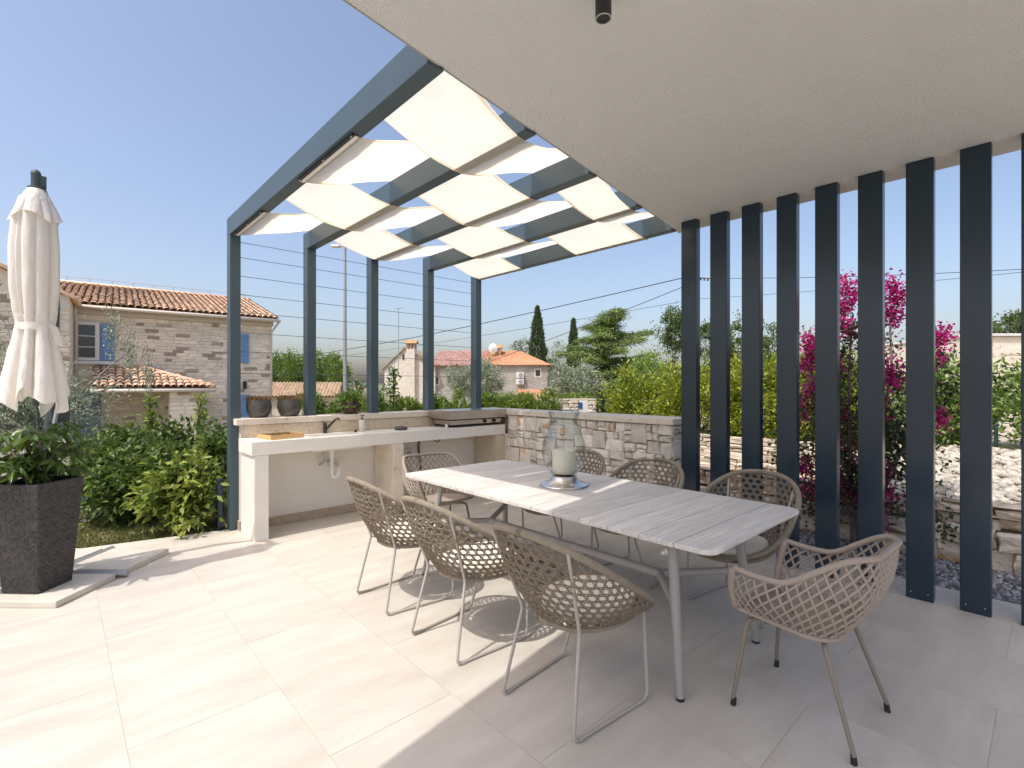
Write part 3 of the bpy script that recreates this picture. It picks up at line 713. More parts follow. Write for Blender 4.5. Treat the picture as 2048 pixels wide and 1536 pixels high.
# ------------------------------------------------------------------ woven chairs
def weave(m, surf, S, H, fams, r, step=.014, n=4, off=0.0):
    """tubes along straight lines of the (s, h) plane, cut where h leaves 0..H(s)"""
    hmax = max(H(S * k / 60) for k in range(61))
    for fi, (ang, sp, o) in enumerate(fams):
        ca, sa = math.cos(ang), math.sin(ang)
        reach = S + hmax * 2; k0 = int(-reach / sp) - 2
        for k in range(k0, -k0 + 1):
            c = k * sp + o                                # line: -sa*s + ca*h = c
            p0 = (-sa * c, ca * c); pts = []
            if abs(sa) > abs(ca) * .2:
                t0, t1 = sorted(((-.02 - p0[1]) / sa, (hmax + .02 - p0[1]) / sa))
            else: t0, t1 = -p0[0] / ca - .01, (S - p0[0]) / ca + .01
            N = max(2, int((t1 - t0) / step))
            for q in range(N + 1):
                t = t0 + (t1 - t0) * q / N; s = p0[0] + ca * t; h = p0[1] + sa * t
                if 0 <= s <= S and 0 <= h <= H(s): pts.append(surf(s, h, off * (1 if (q % 4) < 2 else -1) * (1 if fi % 2 else -1)))
                else:
                    if len(pts) > 1: m.tube(pts, r, n, caps=False)
                    pts = []
            if len(pts) > 1: m.tube(pts, r, n, caps=False)
def spow(v, e): return math.copysign(abs(v) ** e, v)
def rim_pt(th):
    x = .255 - .365 * spow(math.cos(th), .82); y = .335 * spow(math.sin(th), .82)     # th = 0 at the back
    k = (.62 - x) / .73; z = .42 + .445 * max(0, k) ** 1.12
    return Vector((x, y, z))
def ring_pt(th):
    return Vector((.365 - .275 * spow(math.cos(th), .9), .225 * spow(math.sin(th), .9), .405))
def make_rope_chair():
    t = thing('rope_chair', 'x', 'chair', group='rope chairs around the dining table')
    TH = R(152); NT = 240
    ths = [-TH + 2 * TH * k / NT for k in range(NT + 1)]
    acc = [0]
    for a, b in zip(ths, ths[1:]):
        pa = (rim_pt(a) + ring_pt(a)) / 2; pb = (rim_pt(b) + ring_pt(b)) / 2; acc.append(acc[-1] + (pb - pa).length)
    S = acc[-1]
    def th_of(s):
        k = int(np.searchsorted(acc, s)); k = max(1, min(NT, k)); f = (s - acc[k - 1]) / max(1e-9, acc[k] - acc[k - 1]); return ths[k - 1] + (ths[k] - ths[k - 1]) * f
    def H(s):
        th = th_of(s); return (rim_pt(th) - ring_pt(th)).length
    def surf(s, h, o=0):
        th = th_of(s); a, b = ring_pt(th), rim_pt(th); f = h / max(1e-6, (b - a).length)
        out = Vector((-math.cos(th), math.sin(th), -.2)); p = a.lerp(b, f) + out * (.035 * math.sin(math.pi * min(1, f)) + o); return p
    m = MB(); sp = .0385; r3 = math.pi / 3
    fams = []
    for ang in (0, r3, 2 * r3):
        fams += [(ang, sp, sp * .5 - .0035), (ang, sp, sp * .5 + .0035)]
    weave(m, surf, S, H, fams, .0027, step=.020, n=4, off=.002)
    o = m.build('rope_weave', 'rope', t); 
    m = MB(); N = 96; m.tube([rim_pt(2 * math.pi * k / N) for k in range(N)], .0165, 12, closed=True); m.build('rim', 'rope_rim', t, smooth=True)
    m = MB(); m.tube([ring_pt(2 * math.pi * k / 72) for k in range(72)], .0125, 10, closed=True); m.build('seat_ring', 'rope_rim', t, smooth=True)
    m = MB()                                               # seat weave disc
    for k in range(-6, 7):
        x = .365 + k * .042; w_ = .225 * max(0, 1 - ((x - .365) / .275) ** 2) ** .5
        if w_ > .02: m.tube([(x, -w_, .402), (x, w_, .402)], .0035, 4)
    for k in range(-5, 6):
        y = k * .042; w_ = .275 * max(0, 1 - (y / .225) ** 2) ** .5
        if w_ > .02: m.tube([(.365 - w_, y, .406), (.365 + w_, y, .406)], .0035, 4)
    m.build('seat_webbing', 'rope', t)
    m = MB()
    def cush(u, v):
        a = 2 * math.pi * u; ph = math.pi * (v - .5); cx_ = max(1e-4, math.cos(ph)) ** .35
        return (.365 + .250 * cx_ * -spow(math.cos(a), .85), .205 * cx_ * spow(math.sin(a), .85), .446 + .034 * spow(math.sin(ph), .7))
    m.grid(cush, 48, 14, closed_u=True); m.build('cushion', 'cushion', t, smooth=True)
    for s in (-1, 1):
        m = MB(); fr = .0085
        def arc(a, c, b, n=5):
            a, c, b = Vector(a), Vector(c), Vector(b); return [a.lerp(c, q / n).lerp(c.lerp(b, q / n), q / n) for q in range(n + 1)]
        yb = .222 * s; yf = .262 * s
        path = [(-.05, .238 * s, .815)] + arc((.085, .182 * s, .445), (.095, .178 * s, .42), (.088, .181 * s, .395)) + \
            arc((.01, .219 * s, .05), (.0, yb, .0095), (.04, yb + .003 * s, .0095)) + arc((.45, yf - .003 * s, .0095), (.492, yf, .0095), (.496, yf - .002 * s, .05)) + [(.575, .187 * s, .405)]
        m.tube(path, fr, 10); m.build('leg_frame', 'chair_frame', t, auto=50)
        m = MB()
        for xx in (.045, .45):
            yy = yb + (yf - yb) * xx / .49; m.tube([(xx - .012, yy, .0085), (xx + .012, yy, .0085)], .0105, 8)
        m.build('glide', 'chair_frame', t)
        m = MB(); m.tube([(.088, .181 * s, .415), (.135, .16 * s, .400)], .006, 8); m.tube([(.572, .19 * s, .40), (.52, .15 * s, .398)], .006, 8); m.build('seat_bracket', 'chair_frame', t)
    m = MB(); m.box(-.002, .002, -.025, .025, 0, .012, Matrix.Translation((.098, .09, .398)) @ Matrix.Rotation(R(-28), 4, 'Z')); m.build('maker_tag', 'black', t)
    return t
rope0 = make_rope_chair()
spots = [((1.585, 1.575), 0, 'woven rope chair with its back to the camera, nearest on the sunny side'),
         ((1.565, 2.372), R(1), 'woven rope chair in the middle of the three on the sunny side'),
         ((1.575, 3.146), R(-1), 'woven rope chair on the sunny side, closest to the kitchen sink'),
         ((3.70, 1.44), R(176), 'woven rope chair facing the camera, standing in front of the dark slats'),
         ((3.69, 2.285), R(181), 'woven rope chair facing the camera, beside the end of the stone wall'),
         ((3.66, 3.04), R(180), 'woven rope chair partly hidden behind the glass lantern')]
for i, ((x, y), rz, lab) in enumerate(spots):
    o = rope0 if i == 0 else copy_tree(rope0)
    o.location = (x, y, 0); o.rotation_euler.z = rz; o['label'] = lab

# ------------------------------------------------------------------ lattice shell chairs (front faces +y)
def make_shell_chair():
    t = thing('shell_chair', 'x', 'chair', group='taupe lattice armchairs at the table ends')
    def path(a, hw, yf, yb, rc):                           # a in 0..1: left front -> back -> right front
        segs = [('l', (-hw, yf), (-hw, yb + rc)), ('a', (-hw + rc, yb + rc), math.pi, 1.5 * math.pi), ('l', (-hw + rc, yb), (hw - rc, yb)), ('a', (hw - rc, yb + rc), 1.5 * math.pi, 2 * math.pi), ('l', (hw, yb + rc), (hw, yf))]
        Ls = [math.hypot(s[2][0] - s[1][0], s[2][1] - s[1][1]) if s[0] == 'l' else rc * math.pi / 2 for s in segs]
        d = a * sum(Ls)
        for s, l in zip(segs, Ls):
            if d <= l + 1e-9 or s is segs[-1]:
                f = d / l
                if s[0] == 'l': return (s[1][0] + (s[2][0] - s[1][0]) * f, s[1][1] + (s[2][1] - s[1][1]) * f)
                an = s[2] + (s[3] - s[2]) * f; return (s[1][0] + rc * math.cos(an), s[1][1] + rc * math.sin(an))
            d -= l
    def sm(t): t = max(0, min(1, t)); return t * t * (3 - 2 * t)
    def top(a):
        x, y = path(a, .30, .215, -.275, .15); f = sm((.02 - y) / .27)
        return Vector((x * (1 - .10 * f), y - .03 * f, .665 + .145 * f - .012 * math.sin(math.pi * min(1, max(0, (.215 - y) / .3)))))
    def bot(a):
        x, y = path(a, .225, .235, -.16, .12); return Vector((x, y, .425 + .03 * (y + .16) / .4))
    NA = 200; acc = [0]
    for k in range(NA): acc.append(acc[-1] + ((top(k / NA) + bot(k / NA)) / 2 - (top((k + 1) / NA) + bot((k + 1) / NA)) / 2).length)
    S = acc[-1]
    def a_of(s):
        k = max(1, min(NA, int(np.searchsorted(acc, s)))); return (k - 1 + (s - acc[k - 1]) / max(1e-9, acc[k] - acc[k - 1])) / NA
    Hc = {}
    def surf(s, h, o=0):
        a = a_of(s); p, q = bot(a), top(a); f = h / (q - p).length
        c = (p + q) / 2; out = Vector((c.x, c.y + .02, 0)).normalized()
        return p.lerp(q, f) + out * (.045 * math.sin(math.pi * min(1, f)) * min(1, .25 + 8 * min(a, 1 - a)) + o)
    def H(s):
        a = a_of(s); return (top(a) - bot(a)).length
    m = MB(); sp = .038
    weave(m, surf, S, H, [(R(57), sp, 0), (R(123), sp, 0)], .0056, step=.02, n=6)
    m.build('lattice', 'resin', t, smooth=True)
    m = MB(); N = 90
    m.tube([top(k / N) for k in range(N + 1)], .0135, 10)
    for a in (0, 1):
        e = [surf(S * a, H(S * a) * k / 10) for k in range(11)]; m.tube(e, [.0175] * 11, 8, flat=.9)
    m.build('rim', 'resin', t, smooth=True)
    m = MB()
    def seat(u, v):
        b = bot(u); c = Vector((0, .06, .418)); k = v; p = c.lerp(b, k); p.z = .418 + (b.z - .418) * k ** 3 - .012 * (1 - k * k); return p
    m.grid(seat, 60, 8)
    fr = [bot(0).lerp(bot(1), k / 12) + Vector((0, .015 * math.sin(math.pi * k / 12), -.012 * math.sin(math.pi * k / 12))) for k in range(13)]
    vs = []
    for p in fr: vs.append(p)
    cpt = Vector((0, .06, .406)); m.add([cpt] + fr, [(0, k + 2, k + 1) for k in range(12)])
    o = m.build('seat', 'resin', t, smooth=True); md = o.modifiers.new('solid', 'SOLIDIFY'); md.thickness = .012; md.offset = -1
    m = MB(); m.tube(fr, .013, 8); m.tube([bot(k / 60) for k in range(61)], .012, 8); m.build('seat_edge', 'resin', t, smooth=True)
    for sx in (-1, 1):
        for sy, yt in ((1, .19), (-1, -.12)):
            fx, fy = .245 * sx, (.24 if sy > 0 else -.245)
            m = MB(); m.tube([(.10 * sx, yt * .7, .402), (.165 * sx, yt * .95, .402), (.185 * sx, yt + .005 * sy, .392), (.192 * sx, yt + .012 * sy, .37), (fx, fy, .03)], [.011, .011, .0115, .0115, .0095], 10)
            l_ = m.build('leg', 'resin_leg', t, auto=60)
            m = MB(); m.tube([(fx - .004 * sx, fy - .004 * sy, .036), (fx, fy, .0005)], [.0115, .0125], 10); m.build('foot_cap', 'black_rubber', l_)
    m = MB(); m.tube([(-.10, .13, .402), (.10, .13, .402)], .011, 8); m.tube([(-.10, -.085, .402), (.10, -.085, .402)], .011, 8); m.tube([(-.08, -.09, .40), (-.08, .13, .40)], .010, 8); m.tube([(.08, -.09, .40), (.08, .13, .40)], .010, 8); m.build('under_frame', 'resin_leg', t, smooth=True)
    return t
sh = make_shell_chair(); sh.location = (2.578, .772, 0); sh.rotation_euler.z = R(-2); sh['label'] = 'taupe lattice armchair at the near end of the table'
s2 = copy_tree(sh); s2.location = (2.66, 3.93, 0); s2.rotation_euler.z = R(172); s2['label'] = 'taupe lattice armchair at the far end of the table near the kitchen'

# ------------------------------------------------------------------ umbrella on its slabs
UB = Vector((-.03, 5.30, 0)); u1 = Vector((.68, .733, 0)); u2 = Vector((-.733, .68, 0))
um = thing('cantilever_umbrella', 'closed cream cantilever parasol tied with a strap', 'umbrella')
m = MB()
for a in (u1, u2): m.tube([UB - a * .60 + Vector((0, 0, .028)), UB + a * .60 + Vector((0, 0, .028))], .026, 4)
m.build('cross_base', 'grey_metal', um)
TOPX, TOPY = -.105, 4.86
m = MB(); m.tube([UB + Vector((0, 0, .0)), UB + Vector((.0, -.02, 1.2)), UB + Vector((.02, -.06, 2.1)), UB + Vector((.01, -.16, 2.6)), UB + Vector((-.03, -.3, 2.86)), (TOPX, TOPY, 2.96)], [.04, .036, .034, .032, .03, .028], 10); m.build('mast', 'umbrella_pole', um, smooth=True)
hb = at(121, 818, 3.75); m = MB(); m.box(-.06, .06, -.06, .06, -.09, .09); m.build('crank_box', 'umbrella_pole', um, loc=(UB.x + .05, UB.y - .05, 1.30), bevel=.015)
m = MB(); m.tube([(UB.x + .05, UB.y - .12, 1.40), (UB.x + .01, UB.y - .14, 1.15), (UB.x - .01, UB.y - .14, 1.0)], .016, 6); m.build('crank_handle', 'grey_metal', um)
m = MB(); m.tube([(TOPX, TOPY, 1.35), (TOPX, TOPY, 2.92)], .018, 8); m.build('inner_pole', 'umbrella_pole', um)
NA_ = 8
prof = [(.05, 2.87), (.12, 2.80), (.160, 2.66), (.178, 2.45), (.176, 2.2), (.158, 2.03), (.136, 1.93), (.150, 1.86), (.190, 1.70), (.235, 1.53), (.262, 1.40)]
urs = random.Random(12)
creases = [(2 * math.pi * (k + urs.uniform(-.28, .28)) / 9, urs.uniform(.22, .48), urs.uniform(.10, .22), urs.uniform(-.25, .25), urs.uniform(0, .35)) for k in range(9)]
def crease(th, v, amt=1):
    d = 0
    for (c0, dp, wd, tl, st) in creases:
        x = (th - c0 - tl * v + math.pi) % (2 * math.pi) - math.pi; d = max(d, dp * math.exp(-abs(x) / wd) * (.45 + .55 * min(1, max(0, v - st) * 3)))
    return 1 - d * amt
def canopy(u, v):
    k = v * (len(prof) - 1); i = min(len(prof) - 2, int(k)); f = k - i; f2 = f * f * (3 - 2 * f) * .5 + f * .5
    r = prof[i][0] * (1 - f2) + prof[i + 1][0] * f2; z = prof[i][1] * (1 - f) + prof[i + 1][1] * f
    th = 2 * math.pi * u; am = .55 if abs(z - 1.93) < .05 else 1
    rr = r * crease(th, v, am) * (1 + .05 * math.sin(2 * th + 3 * v) + .02 * math.sin(5 * th - 9 * v))
    z += max(0, v - .82) / .18 * (.055 * math.sin(3 * th + .8) + .035 * math.sin(7 * th + 2) - .15 * (1 - crease(th, v)))
    rr *= .76; return (TOPX + rr * math.cos(th), TOPY + rr * math.sin(th), z)
m = MB(); m.grid(canopy, 240, 90, closed_u=True); m.build('canopy', 'canopy', um, smooth=True)
def vent(u, v):
    th = 2 * math.pi * u; r = .04 + .108 * v ** .9; rr = r * (1 - (1 - crease(th + .5, .5 * v + .3)) * .75 * v); return (TOPX + rr * math.cos(th), TOPY + rr * math.sin(th), 2.885 - .225 * v ** 1.1 + .03 * v * math.sin(3 * th + 1) + .05 * v * (1 - crease(th + .5, .8)))
m = MB(); m.grid(vent, 200, 20, closed_u=True); m.build('vent_flap', 'canopy', um, smooth=True)
m = MB(); m.grid(lambda u, v: (TOPX + (.100 + .004 * math.sin(9 * u)) * math.cos(2 * math.pi * u), TOPY + .100 * math.sin(2 * math.pi * u), 1.945 - .05 * v + .012 * math.sin(2 * math.pi * u + 1)), 60, 3, closed_u=True)
m.grid(lambda u, v: (TOPX + .07 + .045 * v + .03 * u, TOPY - .085 - .01 * u + .02 * v, 1.93 - .14 * u - .02 * v), 6, 3); m.build('strap', 'canopy', um, smooth=True)
m = MB(); m.lathe([(0, 2.88), (.044, 2.88), (.046, 2.892), (.028, 2.90), (.027, 2.975), (.030, 2.985), (.025, 3.005), (.012, 3.018), (0, 3.02)], 18, (TOPX, TOPY, 0)); m.box(TOPX + .02, TOPX + .055, TOPY - .015, TOPY + .015, 2.9, 2.98); m.build('top_cap', 'green_cap', um, auto=40)
slabs = [(-1, -1, 'pale concrete base slab under the tall rattan planter'), (1, -1, 'pale concrete base slab to the right of the planter, nearest the open floor'), (-1, 1, 'concrete base slab at the photo edge behind the planter'), (1, 1, 'concrete base slab farthest from the camera, by the lawn')]
for a, b, lab in slabs:
    m = MB(); m.box(-.25, .25, -.25, .25, 0, .045)
    c = UB + u1 * (.295 * a) + u2 * (.295 * b)
    tag(m.build('base_slab', 'slab_concrete', None, bevel=.005, loc=(c.x, c.y, .0005), rz=math.atan2(u1.y, u1.x)), lab, 'base slab', 'concrete slabs weighing down the umbrella base')

# ------------------------------------------------------------------ rattan planters with plant
def planter_mesh(t, hb=.182, ht=.25, z0=0., z1=.76):
    c4 = lambda h: [(0, -h), (h, 0), (0, h), (-h, 0)]
    m = MB()
    for i in range(4):
        a0, a1 = c4(hb)[i], c4(hb)[(i + 1) % 4]; b0, b1 = c4(ht)[i], c4(ht)[(i + 1) % 4]
        nz = 46; nx_ = 15
        nrm = Vector(((a0[0] + a1[0]), (a0[1] + a1[1]), 0)).normalized()
        for k in range(nz):
            f = (k + .5) / nz; z = z0 + (z1 - z0) * f; hh = (z1 - z0) / nz
            p0 = Vector((a0[0] + (b0[0] - a0[0]) * f, a0[1] + (b0[1] - a0[1]) * f, z)); p1 = Vector((a1[0] + (b1[0] - a1[0]) * f, a1[1] + (b1[1] - a1[1]) * f, z))
            for j in range(nx_):
                q0 = p0.lerp(p1, j / nx_); q1 = p0.lerp(p1, (j + 1) / nx_); up = (j + k) % 2
                o = nrm * (.006 if up else .0015); mid = (q0 + q1) / 2 + o + nrm * .001; h2 = Vector((0, 0, hh * .46))
                va = rng.random()
                m.add([q0 - h2, mid - h2, q1 - h2, q0 + h2, mid + h2, q1 + h2, (q0 + mid) / 2 + nrm * .004, (q1 + mid) / 2 + nrm * .004],
                      [(0, 1, 7, 6) if 0 else (0, 1, 4, 3), (1, 2, 5, 4)], var=float(va))
    m.build('rattan_weave', 'rattan', t)
    m = MB(); v = []
    for h, z in ((hb - .006, z0 + .004), (ht - .006, z1 - .004)): v += [(x, y, z) for x, y in c4(h)]
    m.add(v, [(0, 1, 5, 4), (1, 2, 6, 5), (2, 3, 7, 6), (3, 0, 4, 7), (3, 2, 1, 0)]); m.build('liner', 'black', t)
    m = MB(); q = c4(ht - .004); m.tube([(x, y, z1) for x, y in q], .011, 6, closed=True); m.build('rim', 'rattan', t)
    m = MB(); q = c4(ht - .02); m.add([(x, y, z1 - .055) for x, y in q], [(0, 1, 2, 3)]); m.build('soil', 'soil', t)
pl = thing('rattan_planter', 'tall tapered dark rattan planter standing on a pale slab', 'planter', (-.095, 4.955, .046), 0, 'dark rattan planters'); planter_mesh(pl)
pl2 = thing('rattan_planter', 'dark rattan planter cut off by the photo edge behind the tall one', 'planter', (-.52, 5.32, .046), 0, 'dark rattan planters'); planter_mesh(pl2)
fat = thing('fatsia_plant', 'leafy green shrub with lobed leaves growing in the rattan planter', 'plant', (-.095, 4.955, .75))
def lobed(name, size, lob=7):
    m = MB(); c = Vector((0, 0, 0)); vs = [c]; n = lob * 4
    for k in range(n + 1):
        a = -R(140) + R(280) * k / n; ph = (k % 4) / 4; r = size * (.42 + .58 * (math.cos(2 * math.pi * (k / 4 - .5)) * .5 + .5) ** 1.2) * (1 - .25 * abs(a) / R(140))
        vs.append(Vector((r * math.cos(a), r * math.sin(a), -.35 * r * r / size + .02 * math.cos(2 * math.pi * k / 4))))
    m.add(vs, [(0, k + 1, k + 2) for k in range(n)]); return m.mesh(name, True)
lms = [lobed('leaf', s) for s in (.11, .15, .185)]
for me in lms: me.materials.append(MATS['fatsia_leaf'])
m = MB(); heads = []
for dx, dy, hgt, ln in ((.0, .0, .42, .06), (.05, .08, .27, .1), (-.1, -.02, .30, -.1), (-.05, .1, .2, -.05)):
    top_ = Vector((dx + ln * .4, dy, hgt)); m.tube([(dx * .4, dy * .4, -.04), (dx * .7, dy * .7, hgt * .5), top_], [.012, .010, .007], 7); heads.append(top_)
rf = random.Random(4); stalks = []
for hi, h in enumerate(heads):
    for k in range(13 if hi == 0 else 11):
        a = k * 2.4 + hi; up = rf.uniform(-.05, .09); L_ = rf.uniform(.07, .17); base = h + Vector((0, 0, -.015 * k)); tip = base + Vector((math.cos(a) * L_, math.sin(a) * L_, up + .06 - .012 * k))
        stalks.append((base, tip)); o = bpy.data.objects.new('leaf', rf.choice(lms)); col.objects.link(o); o.parent = fat
        o.location = tip; o.rotation_euler = (rf.uniform(-.5, .5), rf.uniform(-.25, .55), a)
for a, b in stalks: m.tube([a, a.lerp(b, .5) + Vector((0, 0, .01)), b], .003, 4)
m.build('stem', 'grey_bark', fat, smooth=True)

# bollard light beside the outer post
m = MB(); m.box(0, .05, 0, .10, -.05, .50)
bl = onX(447, 950, 1.25); bo = thing('bollard_light', 'short dark metal bollard light beside the outer pergola post', 'lamp', (1.235, 5.86, 0)); m.build('bollard_post', 'fin_paint', bo, bevel=.006); 
m = MB(); m.box(-.006, .056, -.006, .106, .50, .52); m.build('bollard_cap', 'fin_paint', bo, bevel=.004)

# ------------------------------------------------------------------ garden plants near by
def shrub(name, label, c, r, n, ncl, spread, L_, W_, m, cat='shrub', group=None, trunkm='bark', shell=.45, top=.3, nb=7, droop=.15, extra=None, fold=.25, base=None):
    t = thing(name, label, cat, (c[0], c[1], base if base is not None else gz(c[0], c[1])), 0, group); bz = t.location.z
    p, d, cc = clumps(n, (0, 0, c[2] - bz), r, ncl, spread, shell, top)
    p[:, 2] = np.maximum(p[:, 2], .02)
    leaf_mesh('crown', p, d, rng.uniform(.7, 1.2, n) * L_, rng.uniform(.8, 1.15, n) * W_, m, t, droop=droop, fold=fold)
    mb = MB(); idx = rng.choice(len(cc), min(nb, len(cc)), replace=False); limbs(mb, (0, 0, 0), [tuple(cc[i]) for i in idx], max(.008, .02 * max(r)), .12); mb.build('stem', trunkm, t, smooth=True)
    if extra: extra(t, cc)
    return t
# near laurel: the largest leaves one by one
nl = thing('laurel_shrub', 'bushy laurel with broad pale green leaves at the lawn edge', 'shrub', (.98, 6.16, -.03), 0, 'laurel shrubs in the garden')
bm_ = MB(); s_ = 1.
bm_.add([(0, 0, 0), (.30, .5, .06), (.65, .42, .03), (1, 0, -.12), (.65, -.42, .03), (.30, -.5, .06), (.5, 0, -.02)], [(0, 6, 1), (1, 6, 2), (2, 6, 3), (0, 5, 6), (5, 4, 6), (4, 3, 6)])
lmesh = bm_.mesh('leaf', True); lmesh.materials.append(MATS['laurel_young']); lmesh2 = lmesh.copy(); lmesh2.materials[0] = MATS['laurel_leaf']
stems = []; rl = random.Random(9); mb = MB()
for k in range(15):
    a = rl.uniform(0, 6.28); rr = rl.uniform(.05, .34); h = rl.uniform(.45, .92) * (1 - .3 * rr / .34); tip = Vector((rr * math.cos(a) * 1.0 - .06, rr * math.sin(a), h)); b0_ = Vector((rl.uniform(-.09, .09), rl.uniform(-.08, .08), 0))
    md_ = b0_.lerp(tip, .5) + Vector((0, 0, .1)); pts = [b0_, md_, tip]; mb.tube(pts, [.008, .006, .003], 5); stems.append(pts)
mb.build('stem', 'bark', nl, smooth=True)
for k in range(290):
    st = stems[k % 15]; f = rl.uniform(.25, 1) ** .7; p = st[0].lerp(st[1], f).lerp(st[1].lerp(st[2], f), f); a = rl.uniform(0, 6.28)
    o = bpy.data.objects.new('leaf', lmesh if f > .45 or rl.random() < .4 else lmesh2); col.objects.link(o); o.parent = nl; L_ = rl.uniform(.085, .14)
    o.location = p; o.rotation_euler = (rl.uniform(-.5, .5), rl.uniform(-.5, .35), a); o.scale = (L_, L_ * .62, L_)
p, d, cc = clumps(1500, (0, 0, .42), (.42, .34, .40), 60, .07, .3, .3); p[:, 2] = np.maximum(p[:, 2], .03)
tag(leaf_mesh('small_leaves', p, d, rng.uniform(.07, .12, 1500), .045, 'laurel_young', nl, droop=.2), kind='stuff')
for k, (px, Y, ht, rx) in enumerate(((210, 7.6, .92, .55), (300, 7.9, .98, .6), (385, 7.7, 1.0, .55), (440, 7.0, .95, .42), (255, 7.0, .78, .42))):
    lab = ['dark laurel bush in front of the olive tree', 'dark laurel bush below the porch roof of the stone house', 'dark laurel bush below the stone porch pillar', 'laurel bush just left of the outer pergola post', 'smaller laurel bush behind the planter beside the lawn'][k]
    x = onY(px, 900, Y).x
    shrub('laurel_shrub', lab, (x, Y, ht * .5), (rx, .40, ht * .5), 2400, 60, .075, .10, .048, 'laurel_leaf', group='laurel shrubs in the garden', shell=.35, base=-.05)
    if k in (1, 2):
        n = 120; p = np.stack([x + rng.normal(size=n) * .03 + (k - 1) * .1, Y + rng.normal(size=n) * .03, .9 + rng.random(n) * .45], 1)
        sx = thing('laurel_shoot', ['', 'upright young laurel shoot rising above the hedge below the porch', 'taller upright laurel shoot before the porch pillar'][k], 'plant', (0, 0, 0)); leaf_mesh('shoot_leaves', p, rng.normal(size=(n, 3)) + [0, 0, .6], .09, .035, 'laurel_young', sx); mb = MB(); mb.tube([(x, Y, .3), (x + (k - 1) * .1, Y, 1.35)], .008, 5); mb.build('stem', 'bark', sx)
# stone edging and pool
ed_ = thing('stone_edging', 'low border of brown stones at the back of the lawn', 'edging')
rects = courses(-.9, .5, -.04, .14, (.05, .08), (.14, .28), rs); place_stones(ed_, rects, 7.35, 'y', .10, 'ledge_stone', gap=.006, rs=rs)
m = MB(); m.box(-.3, 1.6, 8.4, 10.6, -.30, -.02); tag(m.build('pool_water', 'pool_water'), kind='structure')
# olive tree at the left
ol = thing('olive_tree', 'silvery olive tree behind the closed parasol', 'tree', (-.15, 9.3, -.1))
p, d, cc = clumps(14000, (-.28, 0, 1.35), (1.12, .85, .85), 150, .12, .25, .2)
q = rng.normal(size=(1400, 3)) * [.05, .05, .22] + np.array([[.95, -.1, 2.0], [1.15, -.2, 1.75], [.75, 0, 2.35], [-.5, 0, 2.75]])[rng.integers(0, 4, 1400)]
p = np.vstack([p, q]); d = np.vstack([d, rng.normal(size=(1400, 3)) * .5 + [.3, 0, .8]])
leaf_mesh('crown', p, d, rng.uniform(.05, .085, len(p)), .014, 'olive_leaf', ol, droop=.1)
mb = MB(); mb.tube([(0, 0, 0), (.03, 0, .5), (.0, .03, 1.0)], [.09, .07, .06], 8); limbs(mb, (0, .02, .9), [tuple(c_) for c_ in cc[:16]] + [(.95, -.1, 2.1), (1.2, -.2, 1.9)], .03, .1); mb.build('trunk', 'grey_bark', ol, smooth=True)

# conifer hedge behind the kitchen
def hedge(name, label, x0, y0, x1, y1, zb, zt, thick, n, m, L_, W_, cat='hedge', bumpy=.12, top=.7, droop=.15):
    t = thing(name, label, cat, (0, 0, 0)); s = rng.random(n); q = rng.integers(0, 140, n); cs = rng.random(140); cw = rng.normal(size=140) * .4; ch = rng.random(140) ** .6
    f = np.clip(cs[q] + rng.normal(size=n) * .012, 0, 1); wv = bumpy * np.sin(f * 37) + bumpy * .7 * np.sin(f * 71 + 2)
    z = zb + (zt - zb) * np.clip(ch[q] * 1.02 + rng.normal(size=n) * .07, 0, 1.06) + wv * ch[q]
    ln = math.hypot(x1 - x0, y1 - y0); nx_, ny_ = (y1 - y0) / ln, -(x1 - x0) / ln
    off = (cw[q] + rng.normal(size=n) * .18) * thick
    p = np.stack([x0 + (x1 - x0) * f + nx_ * off, y0 + (y1 - y0) * f + ny_ * off, z], 1)
    d = np.stack([nx_ * off * 1.2 + rng.normal(size=n) * .5, ny_ * off * 1.2 + rng.normal(size=n) * .5, np.full(n, top) + rng.normal(size=n) * .4], 1)
    leaf_mesh('foliage', p, d, rng.uniform(.6, 1.3, n) * L_, W_, m, t, droop=droop)
    m2 = MB()
    for k in range(10):
        f = (k + .5) / 10; m2.tube([(x0 + (x1 - x0) * f, y0 + (y1 - y0) * f, zb - .5), (x0 + (x1 - x0) * f, y0 + (y1 - y0) * f, zb + (zt - zb) * .7)], .03, 5)
    m2.build('stem', 'bark', t); return t
ha = at(600, 790, 10.2); hb_ = at(960, 790, 10.5); hc = at(1185, 790, 13.5)
hedge('conifer_hedge', 'feathery green conifer hedge behind the kitchen posts', ha.x, ha.y, hb_.x, hb_.y, .2, 1.13, .55, 20000, 'hedge_leaf', .13, .028, top=.9)
hedge('conifer_hedge', 'dark clipped conifer hedge behind the griddle and stone corner', hb_.x, hb_.y, hc.x, hc.y, .2, 1.14, .6, 15000, 'hedge_leaf', .13, .03, top=.9)
# tall leafy shoot in front of the far gable
sp0 = at(787, 770, 9.6); n = 170
ts = thing('fig_shoot', 'tall dark leafy shoot standing above the hedge before the gable', 'plant', (sp0.x, sp0.y, .4))
p = np.stack([rng.normal(size=n) * .05, rng.normal(size=n) * .05, .5 + rng.random(n) * 0.95], 1); leaf_mesh('shoot_leaves', p, rng.normal(size=(n, 3)) + [0, 0, .3], .11, .05, 'laurel_leaf', ts)
mb = MB(); mb.tube([(0, 0, 0), (0, 0, 1.4)], .012, 5); mb.build('stem', 'bark', ts)
